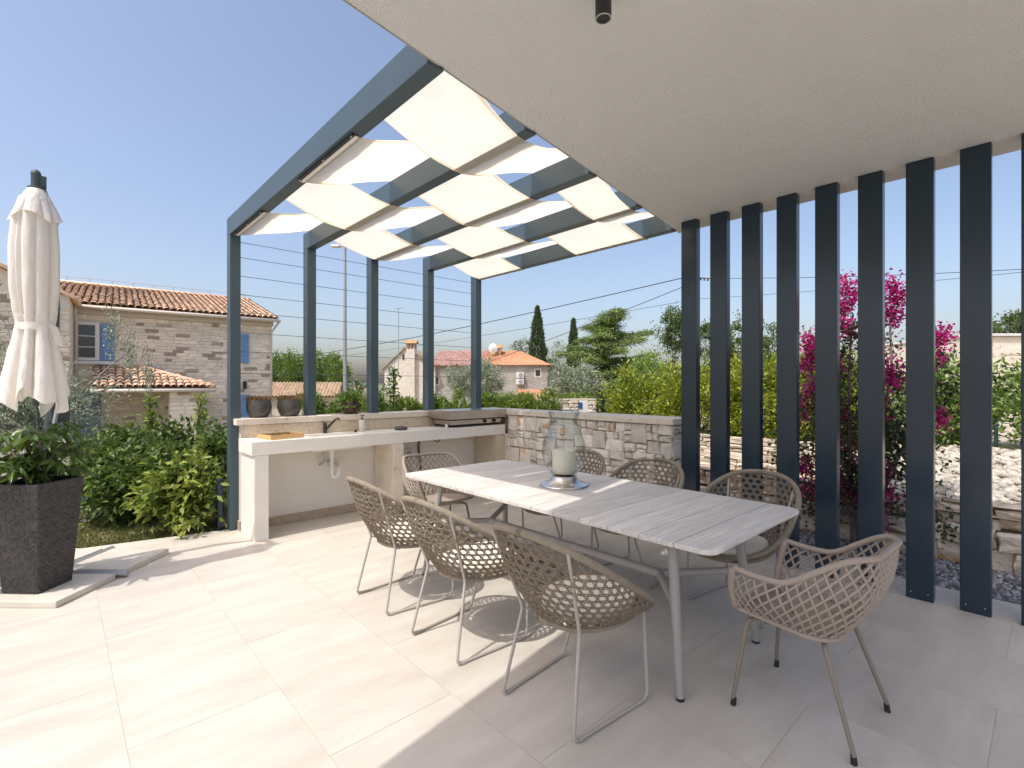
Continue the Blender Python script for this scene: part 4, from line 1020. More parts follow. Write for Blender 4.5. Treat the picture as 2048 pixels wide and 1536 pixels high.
# stone pillar wall with meter box
gp = at(1132, 798, 12.0)
gw = thing('gate_wall', 'short pale stone wall with a blue plate beyond the low wall', 'wall', (gp.x, gp.y, 0), YAW - R(90) + R(4))
box_obj('core', 'mortar', gw, -.70, .70, .03, .3, -.3, 1.10, 0)
rects = courses(-.72, .30, .0, 1.13, (.05, .11), (.10, .26), rs) + courses(.53, .74, .0, 1.13, (.07, .12), (.09, .16), rs)
place_stones(gw, rects, .03, 'y', .05, 'ledge_stone', gap=.006, rs=rs)
box_obj('panel', 'white_paint', gw, .31, .53, -.02, .03, .3, 1.13, 0)
box_obj('top_course', 'ledge_stone', gw, -.72, .74, -.02, .3, 1.131, 1.165, .006)
box_obj('blue_plate', 'sign_blue', gw, .305, .395, -.035, -.021, .93, 1.08, .002)
box_obj('letter_slot', 'shutter_grey', gw, -.12, .18, -.04, -.02, .84, .91, .002)

# hedges at the right on the garden wall
def bushrow(name, labs, pts, r, n, m, group, **k):
    for (c, lab) in zip(pts, labs): shrub(name, lab, c, r, n, 110, .10, .085, .036, m, group=group, **k)
bushrow('golden_bush', ['yellow green bush at the end of the row beside the pink oleander', 'yellow green bush seen through the gap after the first slat', 'yellow green bush seen through the gap after the second slat', 'yellow green bush seen through the gap after the fourth slat'],
        [(8.2, 5.35, 1.02), (7.95, 4.1, 1.15), (7.75, 3.05, 1.2), (7.6, 2.15, 1.2)], (.75, .62, .72), 8000, 'gold_leaf', 'yellow green bushes on the garden wall', base=.5, shell=.5, top=.5)
def oleander_flowers(t, cc):
    n = 260; q = np.array([[.1, .0, 1.0], [.2, -.35, 1.05], [.0, .3, .95], [-.1, -.15, .8], [.1, -.5, .9]])[rng.integers(0, 5, n)] + rng.normal(size=(n, 3)) * .06
    leaf_mesh('blossom', q, rng.normal(size=(n, 3)), .06, .05, 'pink_flower', t)
shrub('oleander_bush', 'oleander with pink flowers above the yellow green bush', (9.0, 5.6, 1.4), (.8, .75, .65), 5000, 80, .1, .10, .028, 'green_leaf', base=.4, extra=oleander_flowers)
shrub('green_bush', 'leafy green bush between the seventh and eighth slats', (8.45, .95, 1.18), (.62, .58, .72), 7000, 110, .09, .085, .03, 'green_leaf', base=.55, group='green bushes above the pebble bed', shell=.4, top=.6)
shrub('green_bush', 'leafy green bush between the eighth and last slats', (8.6, -.02, 1.15), (.65, .55, .70), 5000, 100, .09, .09, .03, 'green_leaf', base=.55, group='green bushes above the pebble bed', shell=.4, top=.6)
shrub('green_bush', 'green bush half hidden behind the magenta tree', (8.3, 1.9, 1.1), (.6, .5, .62), 5000, 90, .09, .085, .03, 'green_leaf', base=.55, group='green bushes above the pebble bed', shell=.4, top=.6)
m = MB(); pf = onX(1992, 900, 8.1); m.tube([(pf.x, pf.y, .55), (pf.x, pf.y, 1.1)], .02, 8); tag(m.build('fence_post', 'net', None), 'thin green metal fence post before the green bush', 'post')
m = MB(); m.box(9.0, 9.35, -.35, .28, .75, .92); tag(m.build('blue_tarp', 'sign_blue', None, bevel=.06), 'blue cover glimpsed through the green bush', 'cover')
# dark ivy under net beyond the stone wall end
ip = at(1232, 800, 14); shrub('ivy_bush', 'dark ivy covered mound behind the blue plate wall', (ip.x, ip.y, .55), (1.0, .8, .75), 5000, 80, .1, .11, .07, 'myrtle_leaf', base=-.4)

# crape myrtle
cm = thing('crape_myrtle', 'slender dark leafed tree with magenta flower clusters behind the slats', 'tree', (5.62, 1.30, -.05))
mb = MB(); mt = []
rm = random.Random(21)
trunks = [[(0, 0, 0), (.02, .02, .5), (-.01, .03, 1.0), (.05, .05, 1.6), (.03, .02, 2.2)], [(.02, -.02, .05), (.04, -.12, .55), (.06, -.2, 1.1), (.08, -.28, 1.7), (.05, -.27, 2.25)], [(0, .02, .3), (.02, .18, .7), (.03, .3, 1.2), (.05, .38, 1.7)], [(0, 0, .2), (.05, -.2, .6), (.1, -.42, 1.1), (.1, -.52, 1.6)]]
for tr_ in trunks: mb.tube(tr_, [.028, .022, .017, .012, .007][:len(tr_)], 7)
mb.build('trunk', 'grey_bark', cm, smooth=True)
cl = []
for tr_ in trunks:
    for (a, b) in zip(tr_[1:], tr_[2:]):
        for f in (0, .35, .7): 
            q = Vector(a).lerp(Vector(b), f); cl.append(q + Vector((rm.gauss(0, .12), rm.gauss(0, .14), rm.gauss(0, .08))))
cl += [Vector((rm.gauss(0, .15), rm.gauss(-.05, .25), rm.uniform(.35, 1.2))) for _ in range(18)]
cl = np.array([tuple(c_) for c_ in cl]); n = 7000; q = cl[rng.integers(0, len(cl), n)] + rng.normal(size=(n, 3)) * [.10, .10, .10]
leaf_mesh('crown', q, rng.normal(size=(n, 3)) + [0, 0, .2], rng.uniform(.035, .06, n), .03, 'myrtle_leaf', cm)
fc = [(.0, .08, 2.50), (.03, .02, 2.40), (.03, .10, 2.28), (.05, -.27, 2.44), (.08, -.33, 2.36), (.03, -.22, 2.25), (.1, -.3, 2.18), (.05, .40, 1.98), (.03, .36, 1.86), (.06, .42, 1.75), (.12, -.62, 1.98), (.1, -.58, 1.80), (.05, -.26, 1.72), (.0, -.3, 1.6),
      (.0, .45, 1.3), (.05, .12, 1.25), (.1, -.62, 1.25), (-.03, .15, .98), (.02, .06, .82), (-.02, .42, .72), (.03, -.12, 1.0), (.0, .10, .62), (-.02, .02, .5), (.02, .4, .48), (.0, -.22, .55), (-.02, -.18, .32), (-.05, -.22, .75), (-.04, .14, 1.75), (-.03, .05, 2.1), (.0, .35, 1.5), (.0, -.2, 1.3)]
fc = np.array(fc); n = 7000; ii = rng.integers(0, len(fc), n); q = fc[ii] + rng.normal(size=(n, 3)) * (.036 + .022 * rng.random((len(fc), 1)))[ii] * [1, 1, 1.35]
leaf_mesh('blossom', q, rng.normal(size=(n, 3)), rng.uniform(.02, .038, n), .03, 'flower', cm, fold=.35)

# ------------------------------------------------------------------ left stone house
HYF = 22.5
def tile_mesh():
    m = MB(); n = 6; L_ = .44
    vs = []
    for yy, r, z in ((0, .105, .02), (L_, .085, 0)):
        for k in range(n + 1):
            a = math.pi * k / n; vs.append((-r * math.cos(a), yy, z + r * .75 * math.sin(a)))
    m.add(vs, [(k, k + 1, n + 2 + k, n + 1 + k) for k in range(n)]); return m.mesh('roof_tile', True)
TM = tile_mesh(); TM.materials.append(MATS['roof_tile'])
def tile_roof(parent, p0, ex, ey, width, length, keep=lambda a, b: True, budget=300, joined=None):
    """p0 eave corner, ex unit along the eave, ey unit up the slope (towards the ridge)"""
    ex, ey = Vector(ex).normalized(), Vector(ey).normalized(); ez = ex.cross(ey).normalized()
    M0 = Matrix((ex, ey, ez)).transposed().to_4x4()
    nc = int(width / .205); nr = int(length / .36); cnt = 0; rt = random.Random(int(p0[0] * 100) + 5)
    for r in range(nr):
        for c in range(nc):
            a, b = (c + .5) * width / nc, r * length / nr
            if not keep(a, b): continue
            pos = Vector(p0) + ex * (a + rt.uniform(-.0022, .008)) + ey * b + ez * (.02 + rt.uniform(0, .012))
            Mx = Matrix.Translation(pos) @ M0 @ Matrix.Rotation(rt.uniform(-.03, .03), 4, 'Z')
            if cnt < budget:
                o = bpy.data.objects.new('roof_tile', TM); col.objects.link(o); o.parent = parent; o.matrix_local = Mx; cnt += 1
            else:
                o_ = len(joined.v); vs = [tuple(Mx @ v.co) for v in TM.vertices]; joined.add(vs, [tuple(f.vertices) for f in TM.polygons], var=rt.random())
    return cnt
hs = thing('stone_house', 'two storey pale stone house with blue shutters and tiled roofs', 'house')
X0, X1 = .44, 6.72
box_obj('wall', 'house_mortar', hs, X0, X1, HYF, 33.5, -1.6, 4.1, 0)
rh = random.Random(17)
rects = courses(X0 + .05, X1, -.9, 3.95, (.10, .15), (.20, .50), rh)
holes = [(.50, 1.56, 2.22, 3.72), (5.5, 5.9, 2.36, 3.62), (5.5, 5.95, -1.3, 1.15), (.5, 1.2, -1.3, 1.4)]
rects = [r for r in rects if not any(r[0] < h[1] and r[1] > h[0] and r[2] < h[3] and r[3] > h[2] for h in holes)]
wing_rects = courses(-2.6, .44, .2, 4.3, (.10, .15), (.20, .50), rh)
wing_rects = [r for r in wing_rects if r[3] < 4.35 - max(0, (r[1] - .0)) * .4]
dark = MB(); joined = MB(); cnt = 0
hm = {}
def hstone(rects, Yf, budget):
    global cnt
    rects = sorted(rects, key=lambda r: -(r[1] - r[0]) * (r[3] - r[2])); used = 0
    for (a0, a1, z0, z1) in rects:
        wd, hh = a1 - a0 - .012, z1 - z0 - .012
        if wd < .05 or hh < .04: continue
        key = (round(wd, 1), round(hh * 20) / 20, rh.randrange(2))
        dk = rh.random() < .15
        if key not in hm: hm[key] = stone_mesh(max(.06, key[0]), max(.05, key[1]), .03, .015, .4, rh)
        me = hm[key]
        if used < budget:
            mk = (key, dk)
            if mk not in hm: hm[mk] = me.copy(); hm[mk].materials.clear(); hm[mk].materials.append(MATS['dark_house_stone' if dk else 'house_stone'])
            o = bpy.data.objects.new('stone', hm[mk]); col.objects.link(o); o.parent = hs; o.location = ((a0 + a1) / 2, Yf, (z0 + z1) / 2); o.scale = (wd / max(.06, key[0]), 1, hh / max(.05, key[1])); used += 1
        else:
            sx, sz = wd / max(.06, key[0]), hh / max(.05, key[1])
            (dark if dk else joined).add([(v.co.x * sx + (a0 + a1) / 2, v.co.y + Yf, v.co.z * sz + (z0 + z1) / 2) for v in me.vertices], [tuple(f.vertices) for f in me.polygons])
vis = [r for r in rects if r[2] > -.3]
hstone(vis, HYF + .002, 205)
hstone(wing_rects, 20.5 + .002, 50)
# wing with gable
m = MB(); wx0 = -6.0
m.add([(wx0, 20.5, -1.6), (.44, 20.5, -1.6), (.44, 20.5, 4.22), (-2.8, 20.5, 5.75), (wx0, 20.5, 4.3), (wx0, 33.4, -1.6), (.44, 33.4, -1.6), (.44, 33.4, 4.22), (-2.8, 33.4, 5.75), (wx0, 33.4, 4.3)],
      [(0, 1, 2, 3, 4), (1, 6, 7, 2), (0, 4, 9, 5), (9, 8, 7, 6, 5)]); m.build('wing_wall', 'house_mortar', hs)
m = MB(); e = Vector((3.42, 0, -1.62)).normalized()
m.add([(-2.85, 20.3, 5.80), (.62, 20.3, 4.16), (.62, 33.4, 4.16), (-2.85, 33.4, 5.80), (-2.85, 20.3, 5.90), (.65, 20.3, 4.25), (.65, 33.4, 4.25), (-2.85, 33.4, 5.90), (-6.3, 20.3, 4.2), (-6.3, 33.4, 4.2), (-6.3, 20.3, 4.3), (-6.3, 33.4, 4.3)],
      [(0, 1, 5, 4), (4, 5, 6, 7), (0, 3, 2, 1), (1, 2, 6, 5), (8, 0, 4, 10), (10, 4, 7, 11), (8, 9, 3, 0)]); m.build('wing_roof', 'roof_tile', hs)
box_obj('kneeler', 'cream_paint', hs, .02, .45, 20.46, 20.497, 3.85, 4.3, 0)
box_obj('pilaster', 'cream_paint', hs, -.05, .442, 20.47, 20.5, -1.5, 3.85, 0) if False else None
# main roof
EZ, RZ_, RY = 4.25, 5.82, 28.1; sl = Vector((0, RY - 22.15, RZ_ - EZ))
m = MB(); m.add([(X0 - .1, 22.15, EZ), (X1 + .22, 22.15, EZ), (X1 + .22, RY, RZ_), (X0 - 2.5, RY, RZ_), (X1 + .22, 34, EZ), (X0 - .1, 34, EZ), (X0 - .1, 22.15, EZ - .08), (X1 + .22, 22.15, EZ - .08), (X1 + .22, RY, RZ_ - .08), (X1 + .22, 34, EZ - .08)],
            [(0, 1, 2, 3), (3, 2, 4, 5), (0, 6, 7, 1), (1, 7, 8, 2), (2, 8, 9, 4)]); m.build('roof', 'roof_under', hs)
box_obj('gable_wall', 'house_mortar', hs, X1 - .4, X1 - .001, 22.5, 33.4, 4.1, 4.4, 0) if False else None
m = MB(); m.add([(X1 - .005, 22.5, 4.09), (X1 - .005, 33.4, 4.09), (X1 - .005, RY, 5.7)], [(0, 1, 2)]); m.build('gable', 'house_mortar', hs)
jt = MB()
n1 = tile_roof(hs, (.95, 20.0, 1.40), (1, 0, 0), (0, 2.5, .72), 3.3, 2.6, keep=lambda a, b: a < 3.3 - b * .80, budget=110, joined=jt)
tile_roof(hs, (X0 - 1.9, 22.12, EZ + .0), (1, 0, 0), sl, X1 - X0 + 2.1, sl.length, budget=185, joined=jt, keep=lambda a, b: a > 1.75 - b * .75)
o = jt.build('roof_tiles', 'roof_tile', hs, smooth=True); o['kind'] = 'stuff'
o = joined.build('stonework', 'house_stone', hs); o['kind'] = 'stuff'
o = dark.build('dark_stonework', 'dark_house_stone', hs); o['kind'] = 'stuff'
m = MB(); m.tube([(X0 - 2.5, RY, RZ_ + .03), (X1 + .25, RY, RZ_ + .03)], .11, 8); m.build('ridge', 'roof_tile', hs, smooth=True)
m = MB(); m.tube([(X0 - 2.5, RY, RZ_ + .30), (X1, RY, RZ_ + .30)], .012, 5)
for k in range(12): m.tube([(X0 - 2 + k * .75, RY, RZ_ + .1), (X0 - 2 + k * .75, RY, RZ_ + .31)], .012, 5)
m.build('lightning_wire', 'grey_metal', hs)
box_obj('cornice', 'cream_paint', hs, X0 + .01, X1 + .04, 22.38, 22.499, 3.97, 4.15, .01)
m = MB(); m.tube([(X0, 22.10, EZ - .07), (X1 + .25, 22.10, EZ - .07)], .065, 8); m.build('gutter', 'cream_paint', hs, smooth=True)
m = MB(); m.tube([(X0 + .06, 22.1, EZ - .1), (X0 + .06, 22.0, 4.0), (X0 + .06, 22.38, 3.7), (X0 + .06, 22.40, -1.2)], .045, 8); m.build('downpipe', 'cream_paint', hs, smooth=True)
m = MB(); m.tube([(X1 + .2, 22.1, EZ - .1), (X1 + .1, 22.3, 3.95), (X1 - .04, 22.42, 3.7), (X1 - .04, 22.44, -1.2)], .045, 8); m.build('downpipe', 'cream_paint', hs, smooth=True)
m = MB(); m.box(.50, 1.12, 22.40, 22.50, 2.36, 3.68); win = m.build('window', 'white_paint', hs)
for (a, b, c_, d_) in ((.56, 1.0, 2.46, 2.80), (.56, 1.0, 2.84, 3.18), (.56, 1.0, 3.22, 3.58)): box_obj('pane', 'window_glass', win, a, b, 22.385, 22.401, c_, d_, 0)
box_obj('sill', 'white_paint', win, .46, 1.62, 22.33, 22.5, 2.22, 2.34, .01)
def shutter(x0, x1, z0, z1, y, m_, parts=9):
    t = MB(); t.box(x0, x1, y + .012, y + .03, z0, z1); o = t.build('shutter', m_, hs); h = (z1 - z0) / parts
    for k in range(parts): box_obj('board', m_, o, x0, x1, y - .004, y + .012, z0 + k * h + .006, z0 + (k + 1) * h - .006, 0)
shutter(1.15, 1.53, 2.36, 3.66, 22.40, 'shutter_blue'); shutter(5.55, 5.83, 2.40, 3.58, 22.42, 'shutter_blue'); shutter(5.55, 5.88, -1.2, 1.10, 22.42, 'shutter_blue', 12); shutter(.50, 1.16, -1.2, 1.34, 22.42, 'shutter_grey', 12)
_a = R(-4); _p = Vector((4.5, 22.5, 0)); hs.rotation_euler.z = _a; hs.location = _p - Matrix.Rotation(_a, 3, 'Z') @ _p
m = MB(); m.box(5.62, 5.74, 22.3, 22.49, 1.35, 1.65); m.build('wall_lamp', 'black', hs, bevel=.01)
sb = onY(116, 640, 20.45); shutter(sb.x - .05, sb.x + .10, 2.9, 4.0, 20.40, 'shutter_blue'); sb = onY(2, 690, 20.45); shutter(sb.x - .16, sb.x + .03, 2.7, 3.4, 20.40, 'shutter_blue')
# porch
m = MB(); m.add([(.95, 20.0, 1.38), (4.28, 20.0, 1.38), (2.2, 22.495, 2.12), (.95, 22.495, 2.12), (4.28, 22.495, 1.38), (.95, 20.0, 1.32), (4.28, 20.0, 1.32), (4.28, 22.495, 1.32)], [(0, 1, 2, 3), (1, 4, 2), (0, 5, 6, 1), (1, 6, 7, 4), (5, 7, 6)]); m.build('porch_roof', 'roof_under', hs)
m = MB(); m.tube([(4.28, 20.0, 1.43), (2.2, 22.48, 2.17)], .10, 8); m.build('hip_ridge', 'roof_tile', hs, smooth=True)
m = MB(); m.tube([(.95, 19.95, 1.32), (4.33, 19.95, 1.32)], .055, 8); m.build('porch_gutter', 'cream_paint', hs, smooth=True)
box_obj('porch_pillar', 'house_mortar', hs, 3.0, 3.86, 20.15, 20.9, -1.5, 1.30, .01)
pr = courses(3.0, 3.86, -.6, 1.28, (.10, .15), (.20, .45), rh); hstone(pr, 20.152, 36)
# ------------------------------------------------------------------ street lamp, outbuilding, wood
lp = at(690, 800, 23)
sl_ = thing('street_lamp', 'tall grey street lamp with two heads seen between the pergola posts', 'street lamp', (lp.x, lp.y, -1.3), YAW - R(90))
m = MB(); m.tube([(0, 0, 0), (0, 0, 4), (0, 0, 9.25)], [.10, .085, .06], 12); m.build('pole', 'grey_metal', sl_, auto=50)
for s in (-1, 1):
    m = MB(); m.tube([(0, 0, 9.2), (s * .2, 0, 9.22)], .03, 8); m.build('arm', 'grey_metal', sl_)
    m = MB(); m.box(s * .42 - .2, s * .42 + .2, -.14, .14, 9.16, 9.26); m.build('lamp_head', 'white_paint', sl_, bevel=.03)
ob = at(600, 790, 33); oh = thing('outbuilding', 'small stone outbuilding with a tan tiled roof behind the grey pots', 'building', (ob.x, ob.y, -1.4), YAW - R(90) + R(10))
def gable_house(t, x0, x1, y0, y1, zw, zr, wallm, roofm, ov=.25, nrow=10, ncol=24):
    m = MB(); ym = (y0 + y1) / 2
    m.add([(x0, y0, 0), (x1, y0, 0), (x1, y1, 0), (x0, y1, 0), (x0, y0, zw), (x1, y0, zw), (x1, y1, zw), (x0, y1, zw), (x0, ym, zr), (x1, ym, zr)], [(0, 1, 5, 4), (1, 2, 6, 9, 5), (2, 3, 7, 6), (3, 0, 4, 8, 7)]); wl = m.build('wall', wallm, t)
    m = MB(); k = (zr - zw) / (ym - y0); ze = zw - ov * k
    rr = random.Random(3)
    for sgn, ye in ((1, y0 - ov), (-1, y1 + ov)):
        for c in range(ncol):
            xa = x0 - ov + (x1 - x0 + 2 * ov) * c / ncol; xb = x0 - ov + (x1 - x0 + 2 * ov) * (c + 1) / ncol; xm = (xa + xb) / 2; am = (xb - xa) * .45
            for r in range(nrow):
                f0, f1 = r / nrow, (r + 1) / nrow; ya, yb = ye + (ym - ye) * f0, ye + (ym - ye) * f1; za, zb = ze + (zr - ze) * f0, ze + (zr - ze) * f1; lift = am * .12
                v = [(xa, ya, za + lift), (xm, ya, za + am + lift), (xb, ya, za + lift), (xa, yb, zb), (xm, yb, zb + am), (xb, yb, zb)]
                m.add(v, [(0, 1, 4, 3), (1, 2, 5, 4)] if sgn > 0 else [(3, 4, 1, 0), (4, 5, 2, 1)], var=rr.random())
    rf_ = m.build('roof', roofm, t)
    m = MB(); m.add([(x0 - ov, y0 - ov, ze - .03), (x1 + ov, y0 - ov, ze - .03), (x1 + ov, ym, zr - .03), (x0 - ov, ym, zr - .03), (x1 + ov, y1 + ov, ze - .03), (x0 - ov, y1 + ov, ze - .03)], [(0, 1, 2, 3), (3, 2, 4, 5)]); m.build('roof_deck', 'roof_under', t)
    return wl, rf_
gable_house(oh, -2.6, 2.2, 0, 3.2, 2.25, 3.05, 'house_stone', 'tan_roof')
rw = random.Random(8)
for k in range(11):
    px = 535 + k * 15; c = at(px, 770, 58 + (k % 3) * 2); hgt = rw.uniform(3.9, 4.6) if px < 680 else 3.0
    shrub('poplar_tree', 'green columnar tree, %s from the stone house in the far row' % ['first', 'second', 'third', 'fourth', 'fifth', 'sixth', 'seventh', 'eighth', 'ninth', 'tenth', 'eleventh'][k], (c.x, c.y, 2.0 + hgt * .15), (.85, .85, hgt * .62), 1500, 60, .28, .30, .16, 'poplar_leaf', cat='tree', group='columnar trees in the far row', base=-1.6, top=1.0, shell=.6)
c = at(722, 790, 40); shrub('round_tree', 'low dark tree beside the street lamp pole', (c.x, c.y, .3), (1.3, 1.3, 1.5), 1500, 50, .2, .25, .12, 'tree_leaf', cat='tree', base=-1.6)
c = at(765, 785, 40); shrub('bush', 'small green bush left of the far stone gable', (c.x, c.y, .3), (.9, .9, 1.5), 900, 40, .2, .22, .12, 'tree_leaf', base=-1.6)

# ------------------------------------------------------------------ far farmhouse (its long side runs along the photo)
fp = at(930, 790, 45)
fh = thing('farmhouse', 'long stone farmhouse with orange and faded pink tiled roofs', 'house', (fp.x, fp.y, -1.5), YAW - R(90) - R(4))
def fx(px): return (px - 930) / F * 45
x0, x1 = fx(868), fx(1093)
mat('farm_stone', (.50, .46, .41), (.35, .32, .285), ns=1.6, rough=.95, bump=.8, bs=5, dist=.08, c3=(.42, .385, .33), c3s=6, c3t=.5)
mat('gable_stone', (.80, .74, .63), (.66, .59, .49), ns=3, rough=.95, bump=.8, bs=5, dist=.08, c3=(.68, .62, .52), c3s=6, c3t=.5)
wl, rf_ = gable_house(fh, x0, fx(965), 0, 5.2, 4.85, 6.25, 'farm_stone', 'pink_roof', .25, 12, 22)
m = MB(); hx0, hx1, hy, hz, hr = fx(963), fx(1095), 5.2, 4.85, 6.2
m.add([(hx0, 0, 0), (hx1, 0, 0), (hx1, hy, 0), (hx0, 0, hz), (hx1, 0, hz), (hx1, hy, hz)], [(0, 1, 4, 3), (1, 2, 5, 4)]); m.build('wall', 'farm_stone', fh)
m = MB(); NC, NR = 34, 13; rr = random.Random(4); ridge_x = hx1 - 2.6
for c_ in range(NC):
    for r in range(NR):
        f0, f1 = r / NR, (r + 1) / NR
        def pt(cc, f):
            xe = hx0 + (hx1 + .3 - hx0) * cc; xr = hx0 + (ridge_x - hx0) * cc; return Vector((xe + (xr - xe) * f, -.28 + (2.6 + .28) * f, hz - .1 + (hr - hz + .1) * f))
        a, b = c_ / NC, (c_ + 1) / NC; mm = (a + b) / 2; up = Vector((0, -.03, .085))
        m.add([pt(a, f0) + Vector((0, 0, .012)), pt(mm, f0) + up + Vector((0, 0, .012)), pt(b, f0) + Vector((0, 0, .012)), pt(a, f1), pt(mm, f1) + up, pt(b, f1)], [(0, 1, 4, 3), (1, 2, 5, 4)], var=rr.random())
A = Vector((ridge_x, 2.6, hr)); m.add([A, (hx1 + .3, -.28, hz - .1), (hx1 + .3, hy + .3, hz - .1), Vector((hx0, 2.6, hr)), (hx0, hy + .3, hz - .1)], [(0, 1, 2), (0, 2, 4, 3)]); m.build('hip_roof', 'orange_roof', fh)
# gable block at the left, its gable turned to the camera
gx0, gx1 = fx(770), fx(872); gxm = fx(812)
m = MB(); m.add([(gx0, -.6, 0), (gx1, -.6, 0), (gx1, -.6, 4.4), (gxm, -.6, 6.3), (gx0, -.6, 4.5), (gx0, 6, 0), (gx1, 6, 0), (gx1, 6, 4.4), (gxm, 6, 6.3), (gx0, 6, 4.5)], [(0, 1, 2, 3, 4), (5, 0, 4, 9), (1, 6, 7, 2)]); m.build('gable_wall', 'gable_stone', fh)
m = MB(); m.add([(gx0 - .3, -.75, 4.36), (gxm, -.75, 6.42), (gx1 + .1, -.75, 4.5), (gx0 - .3, 6, 4.36), (gxm, 6, 6.42), (gx1 + .1, 6, 4.5), (gx0 - .3, -.75, 4.24), (gxm, -.75, 6.30), (gx1 + .1, -.75, 4.38)], [(0, 1, 4, 3), (1, 2, 5, 4), (6, 7, 1, 0), (7, 8, 2, 1)]); m.build('gable_roof', 'tan_roof', fh)
def chimney(px, top_y, w_, ybase, yy, mk):
    m = MB(); zt_ = 3.0 + (HY - top_y) / F * 45; cx_ = fx(px); z0_ = zt_ - .95
    m.box(cx_ - w_ / 2, cx_ + w_ / 2, yy, yy + w_, ybase, z0_); ch = m.build('chimney', mk, fh)
    m = MB(); 
    for sx in (-1, 0, 1):
        for sy in (0, 1): m.box(cx_ + sx * w_ * .42 - .06, cx_ + sx * w_ * .42 + .06, yy + sy * (w_ - .12), yy + sy * (w_ - .12) + .12, z0_, z0_ + .5)
    m.build('flue', 'roof_tile', ch)
    m = MB(); c1, c2 = cx_ - w_ * .75, cx_ + w_ * .75; m.add([(c1, yy - .15, z0_ + .5), (c2, yy - .15, z0_ + .5), (c2, yy + w_ + .15, z0_ + .5), (c1, yy + w_ + .15, z0_ + .5), (c1, yy + w_ / 2, z0_ + .85), (c2, yy + w_ / 2, z0_ + .85)], [(0, 1, 5, 4), (2, 3, 4, 5), (1, 2, 5), (3, 0, 4), (3, 2, 1, 0)]); m.build('chimney_cap', 'orange_roof', ch)
chimney(825, 678, .75, 0, -1.0, 'gable_stone'); chimney(993, 684, .5, 5.4, 1.6, 'orange_roof')
m = MB()
for k in range(9):
    a0 = 2 * math.pi * k / 9; a1 = 2 * math.pi * (k + 1) / 9; m.add([(0, -.1, 0), (.42 * math.cos(a0), .05, .5 * math.sin(a0)), (.42 * math.cos(a1), .05, .5 * math.sin(a1))], [(0, 2, 1)])
m.build('satellite_dish', 'white_paint', fh, loc=(fx(983), 1.3, 3.0 + (HY - 695) / F * 45), smooth=True)
for (pa, pb, ya, yb) in ((868, 876, 754, 768), (1071, 1080, 740, 752)):
    za, zb_ = 3.0 + (HY - yb) / F * 45, 3.0 + (HY - ya) / F * 45; m = MB(); m.box(fx(pa) - .12, fx(pb) + .12, -.03, .0, za - .14, zb_ + .12); wn = m.build('window', 'gable_stone', fh)
    box_obj('pane', 'window_glass', wn, fx(pa), fx(pb), -.045, -.031, za, zb_, 0)
m = MB(); za = 3 + (HY - 720) / F * 45; m.box(fx(806), fx(811), -.63, -.601, za, za + .6); wn = m.build('window', 'farm_stone', fh); box_obj('pane', 'window_glass', wn, fx(807), fx(810), -.645, -.631, za + .05, za + .5, 0)
for ya in (756, 769):
    za = 3 + (HY - ya) / F * 45; ac = MB(); ac.box(fx(1033), fx(1048), -.42, -.08, za, za + .50); a_ = ac.build('air_conditioner', 'white_paint', fh, bevel=.02)
    m = MB(); m.tube([(fx(1042), -.421, za + .25), (fx(1042), -.435, za + .25)], .2, 16); m.build('fan_grille', 'grey_metal', a_)
lo = at(1072, 785, 40); lr = thing('shed', 'low orange tiled roof rising just above the hedge', 'shed', (lo.x, lo.y, -1.4), YAW - R(90)); gable_house(lr, -1.4, 1.4, 0, 3, 1.9, 2.5, 'farm_stone', 'orange_roof', .2, 6, 14)
m = MB(); am = at(797, 700, 44); m.tube([(am.x, am.y, 3), (am.x, am.y, EYE + (HY - 616) / F * 44)], .03, 6); m.tube([(am.x - .3, am.y + .1, EYE + (HY - 618) / F * 44), (am.x + .35, am.y - .1, EYE + (HY - 614) / F * 44)], .04, 5); tag(m.build('antenna_mast', 'grey_metal', None), 'thin antenna mast above the far stone gable', 'antenna')

# ------------------------------------------------------------------ far trees
def cypress(px, top_y, wpx, t_, lab, n=5000):
    c = at(px, 780, t_); zt_ = EYE + (HY - top_y) / F * t_; h = zt_ + 1.5; r = wpx / F * t_ / 2
    t = thing('cypress_tree', lab, 'tree', (c.x, c.y, -1.5), 0, 'cypress trees on the skyline')
    f = rng.random(n) ** .8; prof_ = np.interp(f, [0, .08, .3, .6, .85, 1], [.6, .95, 1, .78, .38, .03]); a = rng.uniform(0, 6.28, n); rr = r * prof_ * (.55 + .45 * np.sqrt(rng.random(n))) * (1 + .12 * np.sin(f * 40 + a * 3))
    p = np.stack([rr * np.cos(a), rr * np.sin(a), f * h], 1); leaf_mesh('crown', p, np.stack([np.cos(a) * .35, np.sin(a) * .35, np.ones(n)], 1) + rng.normal(size=(n, 3)) * .25, rng.uniform(.25, .5, n), .13, 'cypress_leaf', t, droop=-.1)
    mb = MB(); mb.tube([(0, 0, 0), (0, 0, h * .9)], [.18, .02], 6); mb.build('trunk', 'bark', t)
cypress(1075, 617, 42, 56, 'taller dark cypress rising behind the orange hip roof')
cypress(1147, 643, 30, 54, 'smaller cypress close to the spreading cedar')
c = at(1204, 790, 40); ced = thing('cedar_tree', 'wide spreading cedar with layered drooping branches', 'tree', (c.x, c.y, -1.5), YAW - R(90))
sc_ = 40 / F; P_ = []; D_ = []; mb = MB()
mb.tube([(0, 0, 0), (.1, 0, 4), (.3, 0, 7), (.9, 0, 9.0)], [.28, .2, .12, .03], 8)
rc = random.Random(6)
